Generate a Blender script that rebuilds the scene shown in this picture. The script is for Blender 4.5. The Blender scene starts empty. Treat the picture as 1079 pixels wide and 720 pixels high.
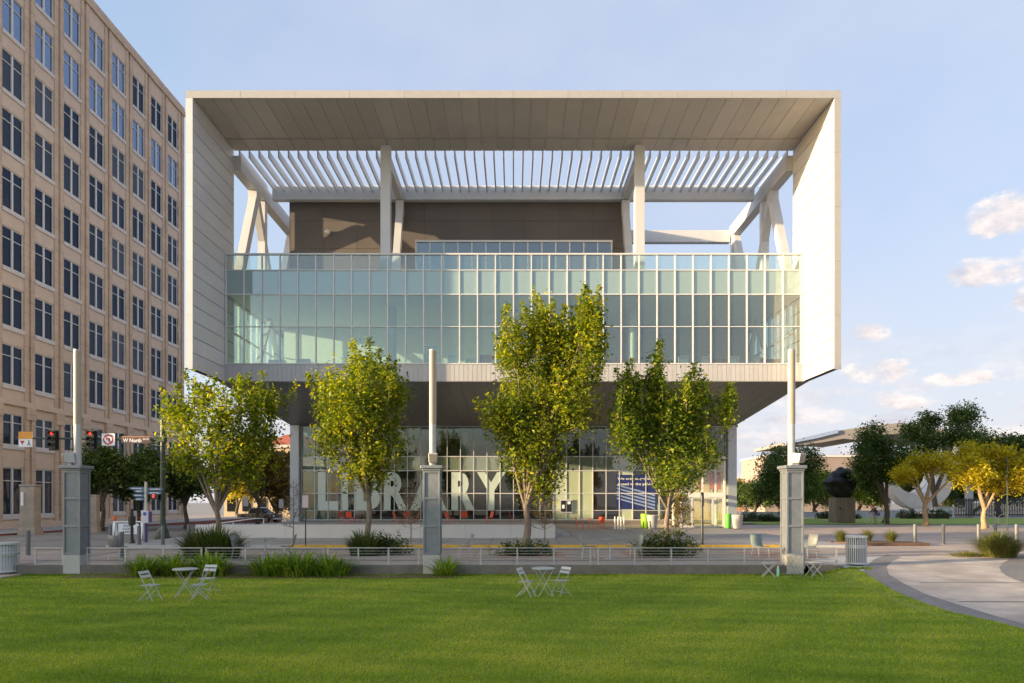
import bpy, math, random
import numpy as np
from mathutils import Vector, Matrix
R = math.radians
scene = bpy.context.scene
COL = scene.collection
F = 719.3           # focal length of the photograph in its own pixels
VX, HY, CZ = 541.0, 528.0, 2.0

def P(px, py, Y):
    """world point at distance Y seen at pixel px, py of the photograph"""
    return Vector(((px - VX) / F * Y, Y, CZ + (HY - py) / F * Y))

# ------------------------------------------------------------------ materials
MATS = {}
def mat(name, col, rough=0.6, metal=0.0, var=0.12, vscale=3.0, bump=0.0, bscale=40.0, spec=0.5, stretch=None, spot=None, coat=0.0, island=0.0):
    if name in MATS: return MATS[name]
    m = bpy.data.materials.new(name); m.use_nodes = True
    nt = m.node_tree; b = nt.nodes['Principled BSDF']
    b.inputs['Roughness'].default_value = rough
    b.inputs['Metallic'].default_value = metal
    b.inputs['Specular IOR Level'].default_value = spec
    b.inputs['Coat Weight'].default_value = coat
    tc = nt.nodes.new('ShaderNodeTexCoord')
    src = tc.outputs['Object']
    if stretch:
        mp = nt.nodes.new('ShaderNodeMapping'); mp.inputs['Scale'].default_value = stretch
        nt.links.new(src, mp.inputs['Vector']); src = mp.outputs['Vector']
    n = nt.nodes.new('ShaderNodeTexNoise'); n.inputs['Scale'].default_value = vscale; n.inputs['Detail'].default_value = 8
    n.inputs['Roughness'].default_value = 0.65
    nt.links.new(src, n.inputs['Vector'])
    r = nt.nodes.new('ShaderNodeValToRGB')
    c = Vector(col[:3])
    lo = c * (1 - var); hi = c * (1 + var)
    r.color_ramp.elements[0].position = 0.3; r.color_ramp.elements[1].position = 0.7
    r.color_ramp.elements[0].color = (*lo, 1); r.color_ramp.elements[1].color = (*[min(1, v) for v in hi], 1)
    nt.links.new(n.outputs['Fac'], r.inputs['Fac'])
    out = r.outputs['Color']
    if spot:   # large scale stains of another colour
        n2 = nt.nodes.new('ShaderNodeTexNoise'); n2.inputs['Scale'].default_value = spot[1]; n2.inputs['Detail'].default_value = 5
        nt.links.new(src, n2.inputs['Vector'])
        r2 = nt.nodes.new('ShaderNodeValToRGB'); r2.color_ramp.elements[0].position = spot[2]; r2.color_ramp.elements[1].position = spot[3]
        r2.color_ramp.elements[0].color = (0, 0, 0, 1); r2.color_ramp.elements[1].color = (1, 1, 1, 1)
        nt.links.new(n2.outputs['Fac'], r2.inputs['Fac'])
        mx = nt.nodes.new('ShaderNodeMix'); mx.data_type = 'RGBA'
        nt.links.new(r2.outputs['Color'], mx.inputs['Factor']); nt.links.new(out, mx.inputs['A']); mx.inputs['B'].default_value = (*spot[0], 1)
        out = mx.outputs['Result']
    if island:     # every separate panel or stone a slightly different tone
        ge = nt.nodes.new('ShaderNodeNewGeometry'); mr = nt.nodes.new('ShaderNodeMapRange')
        mr.inputs['To Min'].default_value = 1 - island; mr.inputs['To Max'].default_value = 1 + island
        nt.links.new(ge.outputs['Random Per Island'], mr.inputs['Value'])
        mu = nt.nodes.new('ShaderNodeMix'); mu.data_type = 'RGBA'; mu.blend_type = 'MULTIPLY'; mu.inputs['Factor'].default_value = 1
        nt.links.new(out, mu.inputs['A']); nt.links.new(mr.outputs['Result'], mu.inputs['B']); out = mu.outputs['Result']
    nt.links.new(out, b.inputs['Base Color'])
    rr = nt.nodes.new('ShaderNodeMapRange'); rr.inputs['To Min'].default_value = max(0.02, rough - 0.08); rr.inputs['To Max'].default_value = min(1, rough + 0.08)
    nt.links.new(n.outputs['Fac'], rr.inputs['Value']); nt.links.new(rr.outputs['Result'], b.inputs['Roughness'])
    if bump:
        nb = nt.nodes.new('ShaderNodeTexNoise'); nb.inputs['Scale'].default_value = bscale; nb.inputs['Detail'].default_value = 6
        nt.links.new(src, nb.inputs['Vector'])
        bp = nt.nodes.new('ShaderNodeBump'); bp.inputs['Strength'].default_value = bump; bp.inputs['Distance'].default_value = 0.02
        nt.links.new(nb.outputs['Fac'], bp.inputs['Height']); nt.links.new(bp.outputs['Normal'], b.inputs['Normal'])
    MATS[name] = m
    return m

def glass(name, tint, refl=1.0, rough=0.0, base=0.04, body=0.0, bodycol=(0.3, 0.36, 0.33), vary=None, rcol=(1, 1, 1)):
    """thin architectural glazing: tinted see-through pane with a fresnel reflection and an optional milky body"""
    m = bpy.data.materials.new(name); m.use_nodes = True
    nt = m.node_tree; nt.nodes.clear()
    o = nt.nodes.new('ShaderNodeOutputMaterial')
    t = nt.nodes.new('ShaderNodeBsdfTransparent'); t.inputs['Color'].default_value = (*tint, 1)
    g = nt.nodes.new('ShaderNodeBsdfGlossy'); g.inputs['Roughness'].default_value = rough; g.inputs['Color'].default_value = (*rcol, 1)
    lw = nt.nodes.new('ShaderNodeFresnel'); lw.inputs['IOR'].default_value = 1.5
    ml = nt.nodes.new('ShaderNodeMath'); ml.operation = 'MULTIPLY_ADD'; ml.inputs[1].default_value = refl; ml.inputs[2].default_value = base
    ml.use_clamp = True
    nt.links.new(lw.outputs[0], ml.inputs[0])
    # slight pane waviness
    tc = nt.nodes.new('ShaderNodeTexCoord'); nb = nt.nodes.new('ShaderNodeTexNoise'); nb.inputs['Scale'].default_value = 0.9
    nt.links.new(tc.outputs['Object'], nb.inputs['Vector'])
    bp = nt.nodes.new('ShaderNodeBump'); bp.inputs['Strength'].default_value = 0.05; bp.inputs['Distance'].default_value = 0.05
    nt.links.new(nb.outputs['Fac'], bp.inputs['Height']); nt.links.new(bp.outputs['Normal'], g.inputs['Normal'])
    first = t.outputs[0]
    if body:
        d = nt.nodes.new('ShaderNodeBsdfDiffuse'); d.inputs['Color'].default_value = (*bodycol, 1)
        if vary:      # blinds and room tones differ from window to window
            oi = nt.nodes.new('ShaderNodeObjectInfo'); pw = nt.nodes.new('ShaderNodeMath'); pw.operation = 'POWER'; pw.inputs[1].default_value = 2.2
            vm = nt.nodes.new('ShaderNodeMix'); vm.data_type = 'RGBA'; vm.inputs['A'].default_value = (*bodycol, 1); vm.inputs['B'].default_value = (*vary, 1)
            nt.links.new(oi.outputs['Random'], pw.inputs[0]); nt.links.new(pw.outputs[0], vm.inputs['Factor']); nt.links.new(vm.outputs['Result'], d.inputs['Color'])
        m0 = nt.nodes.new('ShaderNodeMixShader'); m0.inputs[0].default_value = body
        nt.links.new(first, m0.inputs[1]); nt.links.new(d.outputs[0], m0.inputs[2]); first = m0.outputs[0]
    mx = nt.nodes.new('ShaderNodeMixShader')
    nt.links.new(ml.outputs[0], mx.inputs[0]); nt.links.new(first, mx.inputs[1]); nt.links.new(g.outputs[0], mx.inputs[2])
    nt.links.new(mx.outputs[0], o.inputs['Surface'])
    return m

def leafmat(name, c0, c1, c2, trans=0.35, rough=0.5, pos=(0.0, 0.55, 1.0)):
    m = bpy.data.materials.new(name); m.use_nodes = True
    nt = m.node_tree; nt.nodes.clear()
    o = nt.nodes.new('ShaderNodeOutputMaterial')
    a = nt.nodes.new('ShaderNodeAttribute'); a.attribute_name = 'tint'
    r = nt.nodes.new('ShaderNodeValToRGB')
    r.color_ramp.elements[0].color = (*c0, 1); r.color_ramp.elements[1].color = (*c2, 1)
    r.color_ramp.elements[0].position = pos[0]; r.color_ramp.elements[1].position = pos[2]
    e = r.color_ramp.elements.new(pos[1]); e.color = (*c1, 1)
    nt.links.new(a.outputs['Fac'], r.inputs['Fac'])
    p = nt.nodes.new('ShaderNodeBsdfPrincipled'); p.inputs['Roughness'].default_value = rough
    p.inputs['Specular IOR Level'].default_value = 0.35
    tr = nt.nodes.new('ShaderNodeBsdfTranslucent')
    nt.links.new(r.outputs['Color'], p.inputs['Base Color'])
    hs = nt.nodes.new('ShaderNodeHueSaturation'); hs.inputs['Saturation'].default_value = 1.1; hs.inputs['Value'].default_value = 1.5
    nt.links.new(r.outputs['Color'], hs.inputs['Color']); nt.links.new(hs.outputs['Color'], tr.inputs['Color'])
    mx = nt.nodes.new('ShaderNodeMixShader'); mx.inputs[0].default_value = trans
    nt.links.new(p.outputs[0], mx.inputs[1]); nt.links.new(tr.outputs[0], mx.inputs[2])
    nt.links.new(mx.outputs[0], o.inputs['Surface'])
    return m

def jointed(name, col, bw, bh, mortar, mcol, rough=0.75, var=0.1, off=0.0, rot=0.0, stain=None, bump=0.25, plane='xy'):
    """paving: slabs with joints, from object coordinates"""
    m = bpy.data.materials.new(name); m.use_nodes = True
    nt = m.node_tree; b = nt.nodes['Principled BSDF']; b.inputs['Roughness'].default_value = rough
    tc = nt.nodes.new('ShaderNodeTexCoord'); mp = nt.nodes.new('ShaderNodeMapping'); mp.inputs['Rotation'].default_value = (0, 0, rot)
    nt.links.new(tc.outputs['Object'], mp.inputs['Vector'])
    br = nt.nodes.new('ShaderNodeTexBrick'); br.offset = off; br.inputs['Scale'].default_value = 1
    br.inputs['Brick Width'].default_value = bw; br.inputs['Row Height'].default_value = bh; br.inputs['Mortar Size'].default_value = mortar
    c = Vector(col)
    br.inputs['Color1'].default_value = (*(c * (1 - var)), 1); br.inputs['Color2'].default_value = (*(c * (1 + var)), 1)
    br.inputs['Mortar'].default_value = (*mcol, 1)
    if plane == 'yz':
        sp = nt.nodes.new('ShaderNodeSeparateXYZ'); cb = nt.nodes.new('ShaderNodeCombineXYZ'); nt.links.new(tc.outputs['Object'], sp.inputs[0])
        nt.links.new(sp.outputs[1], cb.inputs[0]); nt.links.new(sp.outputs[2], cb.inputs[1]); nt.links.new(cb.outputs[0], br.inputs['Vector'])
    else: nt.links.new(mp.outputs['Vector'], br.inputs['Vector'])
    n = nt.nodes.new('ShaderNodeTexNoise'); n.inputs['Scale'].default_value = 0.55; n.inputs['Detail'].default_value = 9; n.inputs['Roughness'].default_value = 0.7
    nt.links.new(tc.outputs['Object'], n.inputs['Vector'])
    r = nt.nodes.new('ShaderNodeValToRGB'); r.color_ramp.elements[0].position = 0.3; r.color_ramp.elements[1].position = 0.68
    r.color_ramp.elements[0].color = (0.68, 0.66, 0.64, 1); r.color_ramp.elements[1].color = (1.08, 1.06, 1.04, 1)
    nt.links.new(n.outputs['Fac'], r.inputs['Fac'])
    mx = nt.nodes.new('ShaderNodeMix'); mx.data_type = 'RGBA'; mx.blend_type = 'MULTIPLY'; mx.inputs['Factor'].default_value = 0.8
    nt.links.new(br.outputs['Color'], mx.inputs['A']); nt.links.new(r.outputs['Color'], mx.inputs['B'])
    nt.links.new(mx.outputs['Result'], b.inputs['Base Color'])
    nb = nt.nodes.new('ShaderNodeTexNoise'); nb.inputs['Scale'].default_value = 60; nb.inputs['Detail'].default_value = 4
    nt.links.new(tc.outputs['Object'], nb.inputs['Vector'])
    bp = nt.nodes.new('ShaderNodeBump'); bp.inputs['Strength'].default_value = bump; bp.inputs['Distance'].default_value = 0.01
    nt.links.new(nb.outputs['Fac'], bp.inputs['Height']); nt.links.new(bp.outputs['Normal'], b.inputs['Normal'])
    return m

# ------------------------------------------------------------------ mesh building
class MB:
    def __init__(self): self.v = []; self.f = []
    def add(self, vs, fs):
        n = len(self.v); self.v += [tuple(p) for p in vs]; self.f += [tuple(i + n for i in q) for q in fs]; return self
    def box(self, x0, x1, y0, y1, z0, z1):
        return self.add([(x0,y0,z0),(x1,y0,z0),(x1,y1,z0),(x0,y1,z0),(x0,y0,z1),(x1,y0,z1),(x1,y1,z1),(x0,y1,z1)],
                        [(0,3,2,1),(4,5,6,7),(0,1,5,4),(1,2,6,5),(2,3,7,6),(3,0,4,7)])
    def bar(self, p, q, w, h, up=(0, 0, 1)):
        """box of section w (sideways) x h (along up) from p to q"""
        p = Vector(p); q = Vector(q); d = (q - p).normalized(); u = Vector(up)
        s = d.cross(u)
        if s.length < 1e-4: s = d.cross(Vector((0, 1, 0)))
        s.normalize(); u = s.cross(d).normalized()
        vs = []
        for c in (p, q):
            for a, b in ((-1, -1), (1, -1), (1, 1), (-1, 1)): vs.append(c + s * (a * w / 2) + u * (b * h / 2))
        return self.add(vs, [(0,1,2,3),(7,6,5,4),(0,4,5,1),(1,5,6,2),(2,6,7,3),(3,7,4,0)])
    def cyl(self, p, q, r0, r1=None, n=10, caps=True):
        if r1 is None: r1 = r0
        p = Vector(p); q = Vector(q); d = (q - p).normalized()
        a = d.orthogonal().normalized(); b = d.cross(a)
        vs = []
        for c, r in ((p, r0), (q, r1)):
            for k in range(n):
                t = 2 * math.pi * k / n; vs.append(c + a * (r * math.cos(t)) + b * (r * math.sin(t)))
        fs = [(k, (k + 1) % n, n + (k + 1) % n, n + k) for k in range(n)]
        if caps: fs += [tuple(range(n - 1, -1, -1)), tuple(range(n, 2 * n))]
        return self.add(vs, fs)
    def tube(self, pts, rad, n=8, caps=True):
        pts = [Vector(p) for p in pts]
        if not hasattr(rad, '__len__'): rad = [rad] * len(pts)
        vs = []; a = None
        for i, p in enumerate(pts):
            d = (pts[min(i + 1, len(pts) - 1)] - pts[max(i - 1, 0)]).normalized()
            if a is None: a = d.orthogonal().normalized()
            else:
                a = a - d * a.dot(d); a.normalize()
            b = d.cross(a)
            for k in range(n):
                t = 2 * math.pi * k / n; vs.append(p + a * (rad[i] * math.cos(t)) + b * (rad[i] * math.sin(t)))
        fs = []
        for i in range(len(pts) - 1):
            for k in range(n): fs.append((i*n+k, i*n+(k+1)%n, (i+1)*n+(k+1)%n, (i+1)*n+k))
        if caps: fs += [tuple(range(n - 1, -1, -1)), tuple(range((len(pts)-1)*n, len(pts)*n))]
        return self.add(vs, fs)
    def lathe(self, prof, n=24, c=(0, 0, 0)):
        vs = []
        for r, z in prof:
            for k in range(n):
                t = 2 * math.pi * k / n; vs.append((c[0] + r * math.cos(t), c[1] + r * math.sin(t), c[2] + z))
        fs = []
        for i in range(len(prof) - 1):
            for k in range(n): fs.append((i*n+k, i*n+(k+1)%n, (i+1)*n+(k+1)%n, (i+1)*n+k))
        fs += [tuple(range(n - 1, -1, -1)), tuple(range((len(prof)-1)*n, len(prof)*n))]
        return self.add(vs, fs)
    def prism(self, poly, a0, a1, axis='y'):
        """extrude a polygon: axis 'y' takes (x,z) points, 'x' takes (y,z), 'z' takes (x,y)"""
        n = len(poly)
        def mk(u, w, a): return {'y': (u, a, w), 'x': (a, u, w), 'z': (u, w, a)}[axis]
        vs = [mk(u, w, a0) for u, w in poly] + [mk(u, w, a1) for u, w in poly]
        fs = [tuple(range(n)), tuple(range(2 * n - 1, n - 1, -1))] + [(k, n + k, n + (k + 1) % n, (k + 1) % n) for k in range(n)]
        return self.add(vs, fs)
    def quad(self, a, b, c, d): return self.add([a, b, c, d], [(0, 1, 2, 3)])
    def build(self, name, m, parent=None, smooth=False, off=None, bevel=0.0, fix=True):
        me = bpy.data.meshes.new(name)
        o3 = off if off is not None else (0, 0, 0)
        me.from_pydata([(p[0]-o3[0], p[1]-o3[1], p[2]-o3[2]) for p in self.v], [], self.f)
        if fix:
            import bmesh
            bm = bmesh.new(); bm.from_mesh(me); bmesh.ops.recalc_face_normals(bm, faces=bm.faces); bm.to_mesh(me); bm.free()
        if smooth: me.shade_smooth()
        o = bpy.data.objects.new(name, me); COL.objects.link(o)
        me.materials.append(m)
        if parent is not None: o.parent = parent
        if bevel:
            bv = o.modifiers.new('bevel', 'BEVEL'); bv.width = bevel; bv.segments = 2; bv.limit_method = 'ANGLE'
        return o

def tag(o, label=None, cat=None, group=None, kind=None):
    if label: o['label'] = label
    if cat: o['category'] = cat
    if group: o['group'] = group
    if kind: o['kind'] = kind
    return o
def thing(name, label, cat, loc=(0, 0, 0), rz=0.0, group=None):
    o = bpy.data.objects.new(name, None); COL.objects.link(o); o.location = loc; o.rotation_euler = (0, 0, rz)
    o.empty_display_size = 0.3
    return tag(o, label, cat, group)
def struct(name, mb, m, smooth=False):
    o = mb.build(name, m, smooth=smooth); o['kind'] = 'structure'; return o
def dup(root, loc, rz=0.0, label=None, group=None, scale=None):
    """copy of a thing with copies of its parts and sub-parts"""
    r = root.copy(); COL.objects.link(r); r.location = loc; r.rotation_euler = (0, 0, rz)
    if label: r['label'] = label
    if group: r['group'] = group
    if scale: r.scale = scale
    for ch in list(root.children):
        c = ch.copy(); COL.objects.link(c); c.parent = r
        for g in list(ch.children):
            d = g.copy(); COL.objects.link(d); d.parent = c
    return r

def np_mesh(name, V, Fq, m, parent=None, tint=None, smooth=False, kind=None):
    """fast mesh from numpy: V (n,3), Fq (k,3 or 4), one tint value per face"""
    me = bpy.data.meshes.new(name)
    k, w = Fq.shape
    me.vertices.add(len(V)); me.vertices.foreach_set('co', V.astype(np.float32).ravel())
    me.loops.add(k * w); me.loops.foreach_set('vertex_index', Fq.astype(np.int32).ravel())
    me.polygons.add(k); me.polygons.foreach_set('loop_start', np.arange(0, k * w, w, dtype=np.int32))
    try: me.polygons.foreach_set('loop_total', np.full(k, w, dtype=np.int32))
    except Exception: pass
    me.update(calc_edges=True)
    if tint is not None:
        at = me.attributes.new('tint', 'FLOAT', 'FACE'); at.data.foreach_set('value', tint.astype(np.float32))
    if smooth: me.shade_smooth()
    me.materials.append(m)
    o = bpy.data.objects.new(name, me); COL.objects.link(o)
    if parent is not None: o.parent = parent
    if kind: o['kind'] = kind
    return o

def text_mesh(s, w, h, bold=0.0, depth=0.004):
    """lettering from the built-in font, fitted to w x h and centred, lying in the XZ plane facing -Y"""
    cu = bpy.data.curves.new('t', 'FONT'); cu.body = s; cu.offset = bold; cu.resolution_u = 4; cu.align_x = 'CENTER'
    ob = bpy.data.objects.new('t', cu); COL.objects.link(ob)
    dg = bpy.context.evaluated_depsgraph_get(); dg.update()
    me = bpy.data.meshes.new_from_object(ob.evaluated_get(dg))
    vs = [v.co.copy() for v in me.vertices]; fs = [tuple(p.vertices) for p in me.polygons]
    bpy.data.objects.remove(ob); bpy.data.curves.remove(cu); bpy.data.meshes.remove(me)
    xs = [v.x for v in vs]; ys = [v.y for v in vs]
    mb = MB()
    sx = w / (max(xs) - min(xs)); sy = h / (max(ys) - min(ys)); cx = (max(xs) + min(xs)) / 2; cy = (max(ys) + min(ys)) / 2
    mb.add([((v.x - cx) * sx, 0, (v.y - cy) * sy) for v in vs], fs)
    return mb
def moved(mb, x, y, z, rz=0.0):
    c, s = math.cos(rz), math.sin(rz)
    mb.v = [(x + p[0]*c - p[1]*s, y + p[0]*s + p[1]*c, z + p[2]) for p in mb.v]; return mb

# ------------------------------------------------------------------ foliage
def leaf_cloud(rng, centers, spread, n_per, size, aspect=0.55, up=0.35, shape=(1, 1, 0.85)):
    """rhombic leaves scattered around cluster centres; returns V, F, tint"""
    K = len(centers); n = K * n_per
    c = np.repeat(centers, n_per, axis=0)
    sp = np.repeat(np.asarray(spread) if hasattr(spread, '__len__') else np.full(K, spread), n_per)[:, None]
    pos = c + rng.normal(0, 1, (n, 3)) * sp * np.array(shape)
    nrm = rng.normal(0, 1, (n, 3)); nrm[:, 2] = np.abs(nrm[:, 2]) * (1 + up) + up
    nrm /= np.linalg.norm(nrm, axis=1)[:, None]
    t = rng.normal(0, 1, (n, 3)); t -= nrm * (t * nrm).sum(1)[:, None]; t /= np.linalg.norm(t, axis=1)[:, None]
    b = np.cross(nrm, t)
    L = size * rng.uniform(0.45, 1.5, n)[:, None]
    V = np.empty((n, 4, 3))
    V[:, 0] = pos - t * L * 0.5; V[:, 2] = pos + t * L * 0.5 - nrm * L * 0.12
    V[:, 1] = pos + b * L * aspect * 0.5 + nrm * L * 0.08; V[:, 3] = pos - b * L * aspect * 0.5 + nrm * L * 0.08
    Fq = np.arange(n * 4).reshape(n, 4)
    clump = np.repeat(rng.uniform(-0.22, 0.22, K), n_per)
    tint = np.clip(rng.normal(0.5, 0.2, n) + clump, 0, 1)
    return V.reshape(-1, 3), Fq, tint

def make_tree(name, label, cat, loc, lobes, trunk_h, trunk_r, leaf_m, bark_m, seed, n_clusters=420, n_per=26, size=0.16, spread=0.22, group=None, limb=0.4, shell=0.55, lean=(0, 0), shape=(1, 1, .85), spires=0):
    """lobes: (x, y, z, rx, ry, rz, weight) relative to the foot. trunk -> limbs -> twigs -> leaves"""
    rng = np.random.default_rng(seed); rnd = random.Random(seed)
    root = thing(name, label, cat, loc, group=group)
    fork = Vector((lean[0], lean[1], trunk_h))
    wood = MB()
    pts = []; rad = []
    for i in range(7):
        t = i / 6
        pts.append(Vector((lean[0]*t + math.sin(t*5+seed)*trunk_r*0.35, lean[1]*t + math.cos(t*4+seed)*trunk_r*0.3, trunk_h * t)))
        rad.append(trunk_r * (1.0 - 0.3 * t) + (trunk_r * 0.45 * (1 - t * 6) if t < 1/6 else 0))
    pts[0].z = -0.05
    wood.tube(pts, rad, 10)
    fork = pts[-1]
    w = np.array([l[6] for l in lobes], float); w /= w.sum()
    cents = []; sp = []
    limbs = []
    for li, l in enumerate(lobes):
        c = Vector(l[:3])
        end = c + Vector((0, 0, l[5] * 0.35))
        k = 6; lp = []; lr = []
        start = fork - Vector((0, 0, rnd.uniform(0, trunk_h * 0.12)))
        r0 = trunk_r * (limb + 0.35 * w[li] / w.max())
        mid = start.lerp(end, 0.45) + Vector((0, 0, (end.z - start.z) * -0.05)) + Vector((rnd.uniform(-.15, .15), rnd.uniform(-.15, .15), 0))
        for i in range(k + 1):
            t = i / k
            p = start * (1-t)**2 + mid * (2*t*(1-t)) + end * t**2
            lp.append(p); lr.append(r0 * (1 - t) ** 0.8 + 0.012)
        wood.tube(lp, lr, 7, caps=False); limbs.append(lp)
        n = max(4, int(n_clusters * w[li]))
        d = rng.normal(0, 1, (n, 3)); d /= np.linalg.norm(d, axis=1)[:, None]
        rr = (shell + (1 - shell) * rng.uniform(0, 1, n)) * rng.uniform(0, 1, n) ** 0.25
        rr *= rng.uniform(0.85, 1.12, n)
        cc = d * rr[:, None] * np.array(l[3:6]) + np.array(l[:3])
        cents.append(cc); sp += list(rng.uniform(0.65, 1.35, n) * spread)
        for j in range(int(spires * w[li] / w.max())):     # upright shoots that break the outline
            a_ = rnd.uniform(0, 6.28); q_ = math.sqrt(rnd.random()) * .95
            b0 = c + Vector((math.cos(a_) * q_ * l[3], math.sin(a_) * q_ * l[4], l[5] * (math.sqrt(max(0, 1 - q_*q_)) * .9 - .1)))
            ln_ = rnd.uniform(.35, .95); tip = b0 + Vector((math.cos(a_) * q_ * .35 * ln_, math.sin(a_) * q_ * .35 * ln_, ln_))
            wood.tube([b0 - Vector((0, 0, .4)), b0, tip], [.016, .012, .004], 4, caps=False)
            pts_ = np.array([tuple(b0.lerp(tip, t_)) for t_ in (.1, .4, .7, .98)]); cents.append(pts_); sp += [.13, .12, .10, .06]
        for j in range(0, n, 3):        # twigs reach for every third cluster
            q = Vector(cc[j]); bi = min(range(1, len(lp)), key=lambda i: (lp[i] - q).length + abs(lp[i].z - (q.z - 0.5)) * 0.5)
            a = lp[bi]; m_ = a.lerp(q, 0.5) + Vector((0, 0, -0.06 * (q - a).length)); r = max(0.008, lr[bi] * 0.33)
            wood.tube([a, m_, q], [r, r * 0.65, 0.006], 4, caps=False)
    wood.build('trunk', bark_m, root, smooth=True, fix=False)
    V, Fq, tint = leaf_cloud(rng, np.concatenate(cents), sp, n_per, size, shape=shape)
    np_mesh('crown', V, Fq, leaf_m, root, tint)
    return root

def blades(rng, n, base_r, hgt, spread, width, segs=4, droop=0.5, ell=(1, 1)):
    """arching strap leaves / grass blades; returns V,F,tint"""
    a = rng.uniform(0, 2*np.pi, n); rr = base_r * np.sqrt(rng.uniform(0, 1, n))
    bx = rr * np.cos(a) * ell[0]; by = rr * np.sin(a) * ell[1]
    da = a + rng.normal(0, 0.65, n)
    H = hgt * rng.uniform(0.5, 1.12, n) * (1 - 0.42 * (rr / base_r) ** 2); S = spread * rng.uniform(0.2, 1.2, n) * (0.45 + 0.75 * rr / base_r); W = width * rng.uniform(0.7, 1.2, n)
    V = np.empty((n, (segs + 1) * 2, 3))
    side = np.stack([-np.sin(da), np.cos(da)], 1)
    for i in range(segs + 1):
        t = i / segs
        z = H * (t * (1 + droop) - droop * t ** 2 * 1.35); o = S * t ** 1.6
        wd = W * (1 - t ** 2) * 0.5 + 0.001
        for s_, k in ((-1, 0), (1, 1)):
            V[:, i*2+k, 0] = bx + np.cos(da) * o + side[:, 0] * wd * s_
            V[:, i*2+k, 1] = by + np.sin(da) * o + side[:, 1] * wd * s_
            V[:, i*2+k, 2] = np.maximum(z, 0.0) if i else 0
    m = (segs + 1) * 2
    q = np.concatenate([np.array([[i*2, i*2+1, i*2+3, i*2+2]]) for i in range(segs)])
    Fq = (np.arange(n)[:, None, None] * m + q[None]).reshape(-1, 4)
    tint = np.repeat(np.clip(rng.normal(0.5, 0.22, n), 0, 1), segs)
    return V.reshape(-1, 3), Fq, tint
EXPOSURE = 1.8
SKYMIX = 0.8
SKYBLUE = (0.16, 0.188, 0.25)
SKYLOW = (0.25, 0.235, 0.24)
SKYVEIL = (0.225, 0.23, 0.26)
CLOUD_D = (0.195, 0.185, 0.205)
CLOUD_L = (0.335, 0.30, 0.28)
# ================================================================== SETTING
def far_z(y): return -0.95 if y < 26.02 else -0.16 if y < 58 else -0.16 - 0.02 * (min(y, 92) - 58)
def path_z(y): return -0.42 + (y - 13) * 0.3 / 13
def path_pt(px, py):
    """where the line of sight through a pixel meets the sloping path"""
    Y = 20.0
    for _ in range(40): Y = F * (CZ - path_z(Y)) / (py - HY)
    return ((px - VX) / F * Y, Y)

M_ground = jointed('ground_concrete', (0.27, 0.25, 0.235), 4.5, 4.5, 0.02, (0.12, 0.11, 0.1))
M_road = jointed('plaza_paving', (0.37, 0.29, 0.24), 1.5, 1.5, 0.014, (0.15, 0.13, 0.12), var=0.08)
M_street = mat('street_asphalt', (0.21, 0.195, 0.18), 0.9, var=0.2, vscale=0.7, bump=0.3, bscale=80, spot=((0.16, 0.15, 0.14), 0.25, 0.45, 0.65))
M_walk = jointed('sidewalk_concrete', (0.37, 0.36, 0.355), 1.1, 1.1, 0.018, (0.16, 0.155, 0.15), var=0.06)
M_plaza = jointed('pink_plaza', (0.44, 0.345, 0.285), 3.0, 3.0, 0.02, (0.2, 0.16, 0.14), var=0.06)
M_pathlight = mat('path_light_concrete', (0.47, 0.40, 0.34), 0.85, var=0.2, vscale=1.6, bump=0.3, bscale=90, spot=((0.33, 0.275, 0.235), 0.7, 0.44, 0.66))
M_pathdark = jointed('path_dark_pavers', (0.225, 0.205, 0.195), 0.2, 0.1, 0.006, (0.13, 0.12, 0.11), var=0.14, off=0.5)
M_conc = mat('rough_concrete', (0.15, 0.135, 0.115), 0.9, var=0.25, vscale=2.2, bump=0.5, bscale=25, spot=((0.13, 0.12, 0.11), 1.4, 0.5, 0.72))
M_concl = mat('smooth_concrete', (0.42, 0.41, 0.39), 0.8, var=0.12, vscale=2.5, bump=0.25, bscale=50)
M_yellow = mat('yellow_kerb_paint', (0.62, 0.36, 0.03), 0.7, var=0.2, vscale=6, spot=((0.3, 0.25, 0.16), 5, 0.62, 0.72))
M_soil = mat('bark_mulch', (0.12, 0.07, 0.045), 0.95, var=0.5, vscale=14, bump=0.9, bscale=30)
M_turf = mat('turf_soil', (0.16, 0.22, 0.018), 0.95, var=0.35, vscale=5, bump=0.6, bscale=60, spot=((0.20, 0.24, 0.03), 0.5, 0.4, 0.7))

mb = MB(); ys = [-120, -20, 26.0, 26.04, 58, 64, 70, 76, 84, 92, 140, 260, 900]; xs = [-700, -60, 0, 60, 700]
mb.v = [(x, y, far_z(y)) for y in ys for x in xs]
n = len(xs)
mb.f = [(j*n+i, j*n+i+1, (j+1)*n+i+1, (j+1)*n+i) for j in range(len(ys)-1) for i in range(n-1)]
struct('ground', mb, M_ground)

lawn_edge = [path_pt(*p) for p in ((1079, 663), (1055, 657.7), (1002, 645.5), (971, 635.5), (944, 624), (925, 613), (913, 605.5), (909, 602.5))]
lawn_edge = [(8.6, -8.0), (8.9, 6.0), (9.15, 10.5)] + lawn_edge
EY = np.array([p[1] for p in lawn_edge]); EX = np.array([p[0] for p in lawn_edge])
LAWN_END = float(EY[-1])
def lawn_xe(y): return float(np.interp(y, EY, EX))
def lawn_z(x, y):
    t = min(1, max(0, (x - 9.6) / (lawn_xe(y) - 9.6 + 1e-3))) if lawn_xe(y) > 9.6 else (1.0 if x > lawn_xe(y) - 0.4 else 0)
    t = t * t * (3 - 2 * t)
    return -0.42 * (1 - t) + (path_z(y) + 0.02) * t
mb = MB(); rows = [-8 + 30.2 * i / 60 for i in range(61)]; nx = 110
for y in rows:
    xe = lawn_xe(y)
    for i in range(nx + 1):
        x = xe - (xe + 34) * (1 - i / nx) ** 1.9
        mb.v.append((x, y, lawn_z(x, y)))
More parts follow.
